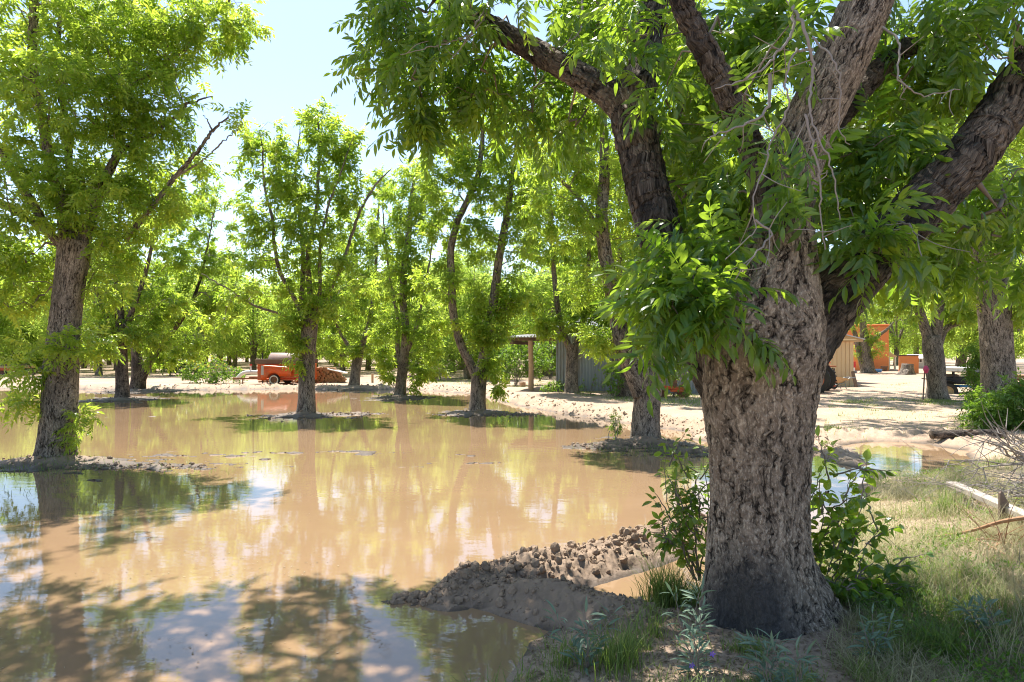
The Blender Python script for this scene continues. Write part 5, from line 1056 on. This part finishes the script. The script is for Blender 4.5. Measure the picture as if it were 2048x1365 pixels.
# --- rusty orange implement
im = thing('farm_implement', 'rusty orange farm implement between the shed wall and the main trunk', 'implement', (*G(1352, 792)[:2], .1)); dI = 22.2
def IX(px, d=dI): return (px - CX) / F * d
def IZ(py, d=dI): return H + (HY - py) / F * d
b = MB(); b.box((IX(1350), dI, IZ(777)), (IX(1378) - IX(1318), .12, .12), np.array([[.997, 0, .08], [0, 1, 0], [-.08, 0, .997]]), bev=.02); b.box((IX(1355), dI - .1, IZ(782)), (.5, .1, .07), bev=.01); b.box((IX(1332), dI + .3, IZ(777)), (.1, .8, .1)); b.build('beam', M['orange_paint'], im)
b = MB(); b.box((IX(1349), dI, IZ(768)), (.16, .12, .22), bev=.03); b.tube([(IX(1349), dI, IZ(768)), (IX(1352), dI, IZ(760))], .035); b.build('hitch_mast', M['rust'], im)
for px in (1322, 1372):
    b = MB(); V, Q = disc_geo((IX(px), dI + .3, .32), (.3, 1, 0), .24, .03); b.add(V, None, Q); b.tube([(IX(px), dI + .3, .32), (IX(px), dI + .1, IZ(777))], .03); b.build('disc', M['rust'], im)
# --- tractor mostly hidden by the main trunk
dK = 26; tc_ = thing('tractor', 'orange farm tractor parked behind the main trunk, only its rear tyre and fender clear', 'tractor', (IX(1590, dK), dK, .08))
wheel(tc_, (IX(1624, dK), dK - .6, .60), .55, .34, (0, -1, 0), 'orange_paint', lug=True); wheel(tc_, (IX(1638, dK), dK + .9, .60), .55, .34, (0, 1, 0), 'orange_paint', lug=True)
wheel(tc_, (IX(1545, dK), dK - .45, .38), .32, .18, (0, -1, 0), 'orange_paint'); wheel(tc_, (IX(1545, dK), dK + .7, .38), .32, .18, (0, 1, 0), 'orange_paint')
b = MB(); b.box((IX(1560, dK), dK + .12, .95), (1.2, .5, .5), bev=.08); b.box((IX(1610, dK), dK + .12, .75), (1.2, .45, .4), bev=.04); b.build('body', M['orange_paint'], tc_)
b = MB(); b.box((IX(1632, dK), dK - .55, 1.22), (.8, .34, .05), bev=.02); b.box((IX(1632, dK), dK + .85, 1.22), (.8, .34, .05), bev=.02); b.build('fender', M['orange_paint'], tc_)
b = MB(); b.box((IX(1622, dK), dK + .12, 1.15), (.4, .45, .08), bev=.03); b.box((IX(1632, dK), dK + .12, 1.35), (.06, .45, .35), bev=.03); b.build('seat', M['blackpaint'], tc_)
b = MB(); b.tube([(IX(1590, dK), dK + .12, 1.1), (IX(1598, dK), dK + .12, 1.45)], .02); V, Q = disc_geo((IX(1599, dK), dK + .12, 1.46), (.4, 0, .9), .2, .03); b.add(V, None, Q); b.build('steering_wheel', M['blackpaint'], tc_)
tc_.rotation_euler = (0, 0, -R(22))
# --- cream shed
dC = 30; cs = thing('cream_shed', 'cream vertical-board shed beyond the wheelbarrow', 'shed', (IX(1680, dC), dC, .08))
cx0, cx1, zc = IX(1560, dC), IX(1704.5, dC), IZ(683, dC); L = cx1 - cx0; b = MB(); n = int(L / .16)
b.box(((cx0 + cx1) / 2, dC + 1.5, zc / 2), (L, 3, zc))
for k_ in range(n): b.box((cx0 + (k_ + .5) * L / n, dC - .012, zc / 2), (L / n - .02, .025, zc - .01), bev=.004)
b.build('wall', M['cream'], cs); b = MB(); b.box(((cx0 + cx1) / 2 + .03, dC + 1.45, zc + .04), (L + .14, 3.2, .08), bev=.01); b.build('roof_cap', M['tan'], cs)
cs.rotation_euler = (0, 0, -R(16))
dR = 33; lr = thing('lean_to_roof', 'sloping metal roof with orange-brown gable showing above the cream shed', 'roof', (IX(1690, dR), dR, 0)); b = MB()
P = [(IX(1600, dR), IZ(645, dR)), (IX(1672, dR), IZ(664, dR)), (IX(1730, dR), IZ(678, dR))]
for k_ in range(2):
    (xa, za), (xb, zb2) = P[k_], P[k_ + 1]; b.add([(xa, dR, za), (xb, dR, zb2), (xb, dR + 3, zb2), (xa, dR + 3, za), (xa, dR, za - .05), (xb, dR, zb2 - .05), (xb, dR + 3, zb2 - .05), (xa, dR + 3, za - .05)], None, [(0, 1, 2, 3), (7, 6, 5, 4), (0, 4, 5, 1), (1, 5, 6, 2), (2, 6, 7, 3), (3, 7, 4, 0)])
b.build('roof_sheet', M['roofmetal'], lr); b = MB(); z0_ = IZ(684, dR)
b.add([(IX(1600, dR), dR + .08, z0_), (IX(1728, dR), dR + .08, z0_), (IX(1728, dR), dR + .08, IZ(679, dR)), (IX(1600, dR), dR + .08, IZ(647, dR)), (IX(1600, dR), dR + 2.9, z0_), (IX(1728, dR), dR + 2.9, z0_), (IX(1728, dR), dR + 2.9, IZ(679, dR)), (IX(1600, dR), dR + 2.9, IZ(647, dR))], None, [(0, 1, 2, 3), (7, 6, 5, 4), (1, 5, 6, 2), (0, 3, 7, 4), (0, 4, 5, 1)]); b.build('gable', M['tan'], lr)
b = MB()
for px in (1712, 1610): b.box((IX(px, dR), dR + 2.7, z0_ / 2), (.12, .12, z0_))
b.build('post', M['oldwood'], lr)
# --- orange adobe house
dH = 56; hs = thing('adobe_house', 'bright orange adobe house at the end of the lane', 'house', (IX(1735, dH), dH, .05)); b = MB()
hx0, hx1 = IX(1640, dH), IX(1773, dH); hz1 = IZ(652, dH); b.box(((hx0 + hx1) / 2, dH + 3.5, hz1 / 2), (hx1 - hx0, 7, hz1), bev=.08); b.box((IX(1709, dH), dH - .55, IZ(690, dH) / 2), (IX(1719, dH) - IX(1690, dH), 1.1, IZ(690, dH)), bev=.05); b.build('wall', M['adobe'], hs)
b = MB(); b.box(((hx0 + hx1) / 2, dH + 3.5, hz1 + .06), (hx1 - hx0 + .1, 7.1, .12), bev=.03); b.build('parapet', M['adobe'], hs)
hs.rotation_euler = (0, 0, -R(20))
po = thing('porch', 'small gabled porch with white posts against the orange house', 'porch', (IX(1783, 57), 57, .05)); b = MB(); dP = 57
xa, xm, xb = IX(1769, dP), IX(1776, dP), IX(1794, dP); za, zm, zb2 = IZ(712, dP), IZ(702, dP), IZ(713, dP)
b.add([(xa, dP, za), (xm, dP, zm), (xb, dP, zb2), (xa, dP + 3, za), (xm, dP + 3, zm), (xb, dP + 3, zb2), (xa, dP, za - .08), (xb, dP, zb2 - .08), (xa, dP + 3, za - .08), (xb, dP + 3, zb2 - .08)], [(0, 2, 1), (3, 4, 5)], [(0, 1, 4, 3), (1, 2, 5, 4), (0, 6, 7, 2), (6, 8, 9, 7)]); b.build('roof', M['cream'], po)
for px in (1779, 1791):
    b = MB(); b.box((IX(px, dP), dP + .1, za / 2), (.13, .13, za)); b.build('post', M['whitepaint'], po)
b = MB(); b.box((IX(1787, dP), dP + 3.2, za / 2), (.6, .1, za), bev=.01); b.build('back_panel', M['oldwood'], po)
# --- orange block and stump, small grey house
b = MB(); dB = 48; ob = thing('adobe_block', 'square orange plastered block standing behind the tree stump', 'block', (IX(1817, dB), dB, .05)); zz = IZ(712, dB); b.box((IX(1817.5, dB), dB + .7, zz / 2), (IX(1834.5, dB) - IX(1800.5, dB), 1.4, zz), bev=.03); b.build('wall', M['adobe'], ob)
b = MB(); b.box((IX(1817.5, dB), dB + .7, zz + .03), (IX(1834.5, dB) - IX(1800.5, dB) + .08, 1.48, .06), bev=.015); b.build('coping', M['terracotta'], ob)
ob.rotation_euler = (0, 0, -R(28))
dS = 45; b = MB(); S = spline(np.array([[IX(1812, dS), dS, -.05, .52], [IX(1814, dS), dS, .35, .40], [IX(1815, dS), dS, IZ(728, dS), .34]]), .1); st_ = thing('tree_stump', 'pale weathered tree stump in front of the orange block', 'stump', (IX(1814, dS), dS, .05))
limb_mesh('stump_body', S, M['bark'], st_, 24, (.2, .5, 4, 1)); S = spline(np.array([[IX(1808, dS), dS - .3, .35, .2], [IX(1803, dS), dS - .5, .1, .15], [IX(1799, dS), dS - .6, -.05, .06]]), .1); limb_mesh('root', S, M['bark'], st_, 12)
dG = 62; gh = thing('small_house', 'small pale grey house with a white roof beyond the orange block', 'house', (IX(1842, dG), dG, .05)); b = MB(); zw = IZ(717, dG); b.box((IX(1848, dG), dG + 2, zw / 2), (IX(1876, dG) - IX(1822, dG), 4, zw)); b.build('wall', M['greywall'], gh)
b = MB(); x_a, x_b = IX(1819, dG), IX(1879, dG); zr = IZ(709.5, dG); b.add([(x_a, dG - .2, zw), (x_b, dG - .2, zw), (x_b, dG + 2, zr), (x_a, dG + 2, zr), (x_b, dG + 4.2, zw), (x_a, dG + 4.2, zw)], [(1, 4, 2), (0, 3, 5)], [(0, 1, 2, 3), (3, 2, 4, 5), (0, 5, 4, 1)]); b.build('roof', M['whiteroof'], gh)
b = MB(); wz = IZ(722, dG); b.box((IX(1839.5, dG), dG - .01, wz), (.42, .06, .36)); wf = b.build('window', M['whitepaint'], gh)
for sx in (-1, 1):
    b = MB(); b.box((IX(1839.5, dG) + sx * .09, dG - .035, wz), (.15, .02, .28)); o = b.build('pane', M['glass'], wf)
gh.rotation_euler = (0, 0, -R(28))
# --- pots, blue tub
b = MB(); c = np.array((IX(1768, 54), 54, .06)); b.tube([c, c + (0, 0, .15), c + (0, 0, .45)], [.16, .2, .26], 14); tag(b.build('flower_pot', M['terracotta']), 'dark flower pot at the corner of the orange house', 'pot')
b = MB(); c = np.array((IX(1754, 51), 51, .06)); b.tube([c, c + (0, 0, .2), c + (0, 0, .28)], [.28, .34, .35], 14); tag(b.build('blue_tub', M['blue']), 'low blue tub on the ground at the foot of the gnarled tree', 'tub')
# --- wheelbarrow
dW = 28; wb = thing('wheelbarrow', 'tan wheelbarrow parked against the cream shed', 'wheelbarrow', (IX(1683, dW), dW, .08)); b = MB()
xa, xb = IX(1666, dW), IX(1692, dW); zt_ = IZ(757, dW); zb_ = IZ(766, dW)
V = [(xa, dW - .3, zt_ + .08), (xb, dW - .3, zt_ - .02), (xb, dW + .3, zt_ - .02), (xa, dW + .3, zt_ + .08), (xa + .12, dW - .18, zb_), (xb - .14, dW - .18, zb_), (xb - .14, dW + .18, zb_), (xa + .12, dW + .18, zb_)]
b.add(V, None, [(0, 1, 5, 4), (1, 2, 6, 5), (2, 3, 7, 6), (3, 0, 4, 7), (4, 5, 6, 7)]); b.build('tray', M['tan'], wb)
for sy in (-.24, .24):
    b = MB(); b.tube([(xa - .1, dW + sy * .3, IZ(772, dW)), (IX(1680, dW), dW + sy, zb_ - .01), (IX(1694, dW), dW + sy, zt_ + .02), (IX(1706, dW), dW + sy, zt_ + .04)], .018); b.build('handle', M['galv'], wb)
    b = MB(); b.tube([(IX(1684, dW), dW + sy, zb_), (IX(1687, dW), dW + sy, .1)], .016); b.build('leg', M['galv'], wb)
wheel(wb, (IX(1667, dW), dW, .26), .17, .08, (0, -1, 0), 'galv')
# --- orange rack on a pole
rk = thing('metal_rack', 'orange-painted metal rack with a dark upright next to the tractor tyre', 'rack', (IX(1668, 27), 27, .08)); b = MB(); dQ = 27
for py, wd_ in ((733, 1), (763.5, .6), (772, .6)): b.box((IX(1668 - 8 * wd_, dQ), dQ, IZ(py, dQ)), (18 * wd_ / F * dQ, .3, .045))
b.box((IX(1653, dQ), dQ, IZ(750, dQ)), (.04, .28, .75)); b.build('shelf', M['orange_paint'], rk); b = MB(); b.tube([(IX(1668, dQ), dQ, .05), (IX(1668, dQ), dQ, IZ(737, dQ))], .03); b.build('upright', M['blackpaint'], rk)
# --- white pickup end behind the shed
dV = 36; pk = thing('white_pickup', 'white pickup parked behind the cream shed with its red tail lamp showing', 'pickup', (IX(1700, dV), dV, .08)); b = MB()
vx = IX(1712, dV); b.box((vx - 1.2, dV + .9, .82), (2.4, 1.7, .55), bev=.08); b.box((vx - 3.1, dV + .9, 1.15), (1.5, 1.6, 1.1), bev=.2); b.box((vx - 4.3, dV + .9, .8), (1.2, 1.65, .5), bev=.1); b.build('body', M['whitepaint'], pk)
b = MB(); b.box((vx - .05, dV + .1, .95), (.12, .12, .32), bev=.01); b.build('tail_lamp', M['redlens'], pk); b = MB(); b.box((vx + .07, dV + .9, .55), (.12, 1.6, .14), bev=.02); b.build('bumper', M['galv'], pk)
b = MB(); b.box((vx - 3.1, dV + .9, 1.45), (1.2, 1.64, .38), bev=.05); b.build('window', M['glass'], pk)
for dx in (-.8, -4.0):
    for dy, ax in ((.1, -1), (1.7, 1)): wheel(pk, (vx + dx, dV + dy, .4), .35, .2, (0, ax, 0), 'galv')
b = MB(); S = np.array([(IX(1713, 29), 29, .1), (IX(1709, 29.1), 29.1, .42), (IX(1705, 29.2), 29.2, .78)]); b.tube(S, [.07, .075, .07], 10); tag(b.build('leaning_post', M['oldwood']), 'short dark post leaning on the corner of the cream shed', 'post')
# --- leaning pole with pink cloth
dL = 21.5; lp = thing('leaning_pole', 'dark pole leaning on the forked tree with a cross handle', 'pole', (IX(1842, dL), dL, .08)); b = MB(); b.tube([(IX(1841.5, dL), dL - .1, .05), (IX(1851, dL), dL + .05, IZ(745, dL))], .022); b.tube([(IX(1843, dL), dL, IZ(757, dL)), (IX(1855, dL), dL, IZ(759, dL))], .016); b.build('shaft', M['oldwood'], lp)
b = MB(); S = np.array([(IX(1852, dL), dL + .02, IZ(733, dL)), (IX(1851, dL), dL - .02, IZ(739, dL)), (IX(1853, dL), dL + .02, IZ(746, dL))]); b.tube(S, [.05, .085, .05], 9); tag(b.build('pink_cloth', M['pink']), 'crumpled pink cloth hung at the top of the leaning pole', 'cloth')
# --- old black truck
dO = 24.5; ot = thing('old_truck', 'old black truck with a rusty wheel behind the forked tree', 'truck', (IX(1920, dO), dO, .08)); b = MB()
b.box((IX(1935, dO), dO + .8, IZ(762, dO)), (IX(1985, dO) - IX(1886, dO), 1.3, .26), bev=.05); b.box((IX(1962, dO), dO + .8, IZ(752, dO)), (.9, 1.2, .5), bev=.12); b.build('body', M['blackpaint'], ot)
b = MB(); b.box((IX(1912, dO), dO + .8, IZ(737, dO)), (IX(1938, dO) - IX(1884, dO), 1.4, .06), bev=.03); b.box((IX(1912, dO), dO + .8, IZ(741, dO)), (IX(1936, dO) - IX(1886, dO), 1.34, .10), bev=.02); b.build('roof', M['whiteroof'], ot)
b = MB()
for px in (1887, 1910, 1935):
    for dy in (.18, 1.42): b.box((IX(px, dO), dO + dy, IZ(749, dO)), (.05, .05, .36))
b.build('roof_post', M['blackpaint'], ot); b = MB(); b.box((IX(1903, dO), dO + .8, IZ(754, dO)), (.6, 1.1, .12), bev=.04); b.box((IX(1893, dO), dO + .8, IZ(750, dO)), (.1, 1.1, .3), bev=.04); b.build('seat', M['oldwood'], ot)
b = MB(); b.box((IX(1922, dO), dO + .25, IZ(773, dO)), (.7, .1, .09), bev=.02); b.build('running_board', M['blue'], ot)
# fender arc
b = MB(); ww = np.array((IX(1899, dO), dO + .1, IZ(786, dO) + .02)); P = [ww + (.42 * math.cos(a), 0, .42 * math.sin(a)) for a in np.linspace(.1, 3.0, 14)]
V = np.concatenate([np.array(P) + (0, -.14, 0), np.array(P) + (0, .14, 0)]); b.add(V, None, [(i_, i_ + 1, 15 + i_, 14 + i_) for i_ in range(13)]); b.build('mudguard', M['blackpaint'], ot)
for (px, dy, ax) in ((1899, .1, -1), (1899, 1.5, 1), (1972, .1, -1), (1972, 1.5, 1)): wheel(ot, (IX(px, dO), dO + dy, IZ(786, dO) + .02), .33, .14, (0, ax, 0), 'tan')
ot.rotation_euler = (0, 0, -R(31))
# --- slatted cart at the right edge
dE = 24; ct = thing('slatted_cart', 'rusty cart with a slatted pale side at the right frame edge', 'cart', (IX(2060, dE), dE, .08)); b = MB()
for k_ in range(7): b.box((IX(2072, dE), dE, IZ(748 - k_ * 3.6, dE)), (IX(2110, dE) - IX(2034, dE), .04, .045), bev=.008)
for px in (2036, 2058, 2082, 2108): b.box((IX(px, dE), dE + .045, IZ(738, dE)), (.06, .05, .5))
b.build('slatted_side', M['whitewall'], ct); b = MB(); b.box((IX(2068, dE), dE + .6, IZ(754, dE)), (IX(2112, dE) - IX(2026, dE), 1.3, .08)); b.box((IX(2040, dE), dE + .1, IZ(760, dE)), (1.4, .08, .08), np.array([[.96, 0, .28], [0, 1, 0], [-.28, 0, .96]])); b.build('deck', M['rust'], ct)
for px in (2050, 2095): wheel(ct, (IX(px, dE), dE - .02, .33), .27, .12, (0, -1, 0), 'rust')
ct.rotation_euler = (0, 0, -R(34))
# --- farm wagon at left edge
dF = 44; fw = thing('farm_wagon', 'flatbed farm wagon with an orange timber deck at the left edge', 'wagon', (IX(0, dF), dF, .05)); b = MB(); b.box((IX(-28, dF), dF + 1, IZ(735, dF)), (IX(28, dF) - IX(-84, dF), 2, .18), bev=.02); b.build('deck', M['tan'], fw)
b = MB(); b.box((IX(-26, dF), dF + .02, IZ(739, dF)), (IX(28, dF) - IX(-80, dF), .1, .16)); b.build('side_rail', M['orange_paint'], fw); b = MB(); b.box((IX(5, dF), dF + 1, IZ(731, dF)), (.9, 1.2, .12), bev=.03); tag(b.build('timber_stack', M['oldwood']), 'dark timber lying on the flatbed wagon', 'timber')
for px in (3, -60):
    for dy, ax in ((.1, -1), (1.9, 1)): wheel(fw, (IX(px, dF), dF + dy, .33), .30, .16, (0, ax, 0), 'rust')
b = MB(); b.box((IX(16, dF), dF + .9, .22), (.3, .3, .42), bev=.03); tag(b.build('wood_block', M['oldwood']), 'dark block standing under the end of the flatbed wagon', 'block')
# --- block wall, house far left
dN = 60; bw = thing('block_wall', 'low dark block wall far behind the flatbed wagon', 'wall', (IX(30, dN), dN, .05)); b = MB()
for k_ in range(9): b.box((IX(-60, dN) + k_ * 1.0, dN + .15, .55 + (k_ % 3 == 0) * .06), (.98, .3, 1.0 + (k_ % 3 == 0) * .12), bev=.02)
b.build('blocks', M['brick'], bw)
dX = 75; fh = thing('far_house', 'far tan-roofed house past the low trees at the left', 'house', (IX(60, dX), dX, .05)); b = MB(); b.box((IX(60, dX), dX + 3, 1.1), (5.4, 6, 2.2)); b.build('wall', M['tan'], fh); b = MB(); xc = IX(60, dX)
b.add([(xc - 3.1, dX - .4, 2.1), (xc + 3.1, dX - .4, 2.1), (xc + 3.1, dX + 6.4, 2.1), (xc - 3.1, dX + 6.4, 2.1), (xc - 1.8, dX + 3, 3.1), (xc + 1.8, dX + 3, 3.1)], [(0, 4, 3), (1, 2, 5)], [(0, 1, 5, 4), (3, 4, 5, 2), (0, 3, 2, 1)]); b.build('roof', M['rust_light'], fh)
b = MB(); b.box((xc, dX - .02, 1.2), (1.0, .08, .8)); b.build('window', M['glass'], fh)
# --- log on the lane
c = G(1935, 876, .12); lg = thing('fallen_log', 'dark fallen log lying on the lane in tree shade', 'log', tuple(c)); S = spline(np.array([[c[0] - .62, c[1], .17, .07], [c[0] - .2, c[1] + .03, .18, .075], [c[0] + .6, c[1] - .05, .19, .085]]), .06); limb_mesh('log_body', S, M['bark_dark'], lg, 20)
S = spline(np.array([[c[0] - .1, c[1], .2, .03], [c[0] + .02, c[1] - .1, .27, .022]]), .04); limb_mesh('broken_branch', S, M['bark_dark'], lg, 10)
# --- board, rod, stake, root clump, dead branches
A_ = W(1903, 968, 6.6); B_ = W(2110, 1058, 4.7); v = B_ - A_; L = np.linalg.norm(v); ux = v / L; uy = np.cross((0, 0, 1.), ux); uy /= np.linalg.norm(uy); uz = np.cross(ux, uy)
b = MB(); b.box((A_ + B_) / 2, (L, .10, .045), np.stack([ux, uy, uz], 1), bev=.004); tag(b.build('weathered_board', M['greywood']), 'long weathered grey board lying over the right-hand bank', 'board')
A_ = W(1845, 1118, 5.2); A_[2] = ground_z(A_[0], A_[1]) - .01; B_ = W(2080, 1032, 4.7); S = spline(np.array([[*A_], [*(A_ * .6 + B_ * .4 + (0, 0, -.015))], [*(A_ * .3 + B_ * .7 + (0, 0, .012))], [*B_]]), .08)
b = MB(); b.tube(S, np.linspace(.008, .017, len(S)), 8); tag(b.build('rusty_rod', M['firewood']), 'bent rusty brown rod slanting up to the right frame edge', 'rod')
c = W(2008, 1030, 5.35); b = MB(); b.add([c + q for q in [np.array(k_) for k_ in [(-.045, -.012, -.3), (.045, -.012, -.3), (.045, .012, -.3), (-.045, .012, -.3), (-.038, -.011, .17), (-.038, .011, .17), (.03, -.01, .10), (.03, .01, .10), (-.02, 0, .19)]]], [(4, 6, 8), (5, 8, 7), (4, 8, 5)], [(0, 1, 6, 4), (1, 2, 7, 6), (2, 3, 5, 7), (3, 0, 4, 5)]); tag(b.build('broken_stake', M['oldwood']), 'short broken brown stake standing beside the weathered board', 'stake')
r = np.random.default_rng(951)
def snarl(name, label, cat, base, n, tipf, matn, rb, seed, parts=True, sub=3, leafy=False):
    r = np.random.default_rng(seed); root = thing(name, label, cat, tuple(base)); paths = []
    for k_ in range(n):
        tip = tipf(r, k_); b0 = np.array(base) + r.normal(size=3) * .05; P = [b0, b0 * .66 + tip * .34 + r.normal(size=3) * .07, b0 * .33 + tip * .67 + r.normal(size=3) * .07, tip]; S = spline(np.array(P), .05); paths.append((S, np.linspace(rb * r.uniform(.5, 1.2), rb * .2, len(S))))
        for j_ in range(sub):
            q = int(len(S) * r.uniform(.25, .95)); d_ = S[min(q + 1, len(S) - 1)] - S[q - 1]; d_ /= np.linalg.norm(d_) + 1e-9; e = S[q] + (d_ + r.normal(size=3) * .6) * r.uniform(.08, .28); P = np.array([S[q], (S[q] + e) / 2 + r.normal(size=3) * .015, e]); paths.append((spline(P, .04), None))
    paths = [(P, rd if rd is not None else np.linspace(rb * .35, rb * .15, len(P))) for P, rd in paths]
    return tubes_mesh('branches', paths, M[matn], root, 6)
snarl('dead_branches', 'pale dead branches piled on the right-hand bank at the frame edge', 'branches', W(2110, 930, 6.5), 16, lambda r, k_: W(r.uniform(1870, 2060), r.uniform(850, 960), r.uniform(5.8, 7.0)), 'deadtwig', .014, 961, sub=6)
snarl('brush_pile', 'tangle of thin pale twigs lying on the bank behind the grey board', 'brush', W(2080, 990, 6.0), 26, lambda r, k_: W(r.uniform(1780, 2060), r.uniform(940, 1010), r.uniform(5.9, 6.8)), 'deadtwig', .006, 962, sub=5)
snarl('root_clump', 'upturned brown root clump below the rusty rod at the frame edge', 'root clump', W(2040, 1120, 4.9), 60, lambda r, k_: W(r.uniform(1960, 2110), r.uniform(1070, 1150), r.uniform(4.6, 5.2)), 'firewood', .010, 963, sub=3)
snarl('brush_pile', 'scatter of dry sticks low on the bank below the root clump', 'brush', W(2000, 1200, 4.4), 20, lambda r, k_: W(r.uniform(1850, 2100), r.uniform(1130, 1260), r.uniform(4.2, 4.8)), 'deadtwig', .006, 964, sub=3)
# bare pale twigs hanging inside the main crown
def hang(label, pts, seed):
    pass
root = bpy.data.objects.get('pecan_tree'); r = np.random.default_rng(970); paths = []
for pts in [[(1640, 90, 3.7), (1640, 180, 3.5), (1580, 110, 3.4)], ]: pass
for pts in [[(1625, 100, 3.8), (1590, 105, 3.45), (1572, 160, 3.4), (1575, 215, 3.4), (1545, 280, 3.4), (1530, 330, 3.35), (1505, 400, 3.3), (1510, 460, 3.3), (1450, 520, 3.3)], [(1580, 0, 3.6), (1585, 60, 3.5), (1540, 125, 3.4), (1480, 165, 3.35), (1430, 178, 3.3)],
            [(1575, 0, 3.6), (1610, 60, 3.4), (1625, 130, 3.4), (1620, 230, 3.35), (1660, 330, 3.3), (1680, 440, 3.3)], [(1625, 75, 3.5), (1670, 130, 3.4), (1680, 200, 3.4), (1678, 260, 3.4), (1700, 290, 3.4)], [(1540, 150, 3.5), (1535, 220, 3.45), (1500, 245, 3.4), (1440, 265, 3.35), (1420, 275, 3.3)],
            [(1765, 55, 3.8), (1798, 85, 3.7), (1795, 150, 3.6), (1840, 190, 3.6), (1920, 180, 3.6)], [(1610, 230, 3.35), (1640, 360, 3.3), (1640, 430, 3.3), (1650, 500, 3.3)], [(1510, 440, 3.3), (1540, 470, 3.3), (1500, 520, 3.25), (1470, 560, 3.25)], [(1780, 440, 3.8), (1820, 455, 3.6), (1845, 520, 3.5)],
            [(940, 40, 5.0), (985, 0, 5.0), (950, 60, 4.95), (900, 85, 4.9), (860, 95, 4.9), (800, 110, 4.9)], [(990, -10, 5.0), (950, 50, 4.9), (920, 100, 4.9), (900, 120, 4.9)], [(1165, 0, 5.0), (1160, 60, 4.9), (1130, 90, 4.9), (1120, 100, 4.9)]]:
    S = spline(np.array([W(*q) for q in pts]), .03); S[1:-1] += r.normal(size=(len(S) - 2, 3)) * .004; r0 = r.uniform(.006, .010); paths.append((S, np.linspace(r0, .0025, len(S))))
    for k_ in range(5):
        q = r.integers(len(S) // 4, len(S) - 1); e = S[q] + r.normal(size=3) * .09 + (0, 0, -.05); P = np.array([S[q], (S[q] + e) / 2 + r.normal(size=3) * .012, e]); paths.append((spline(P, .02), np.linspace(.003, .0015, len(spline(P, .02)))))
o = tubes_mesh('dead_twigs', paths, M['deadtwig'], root, 6)
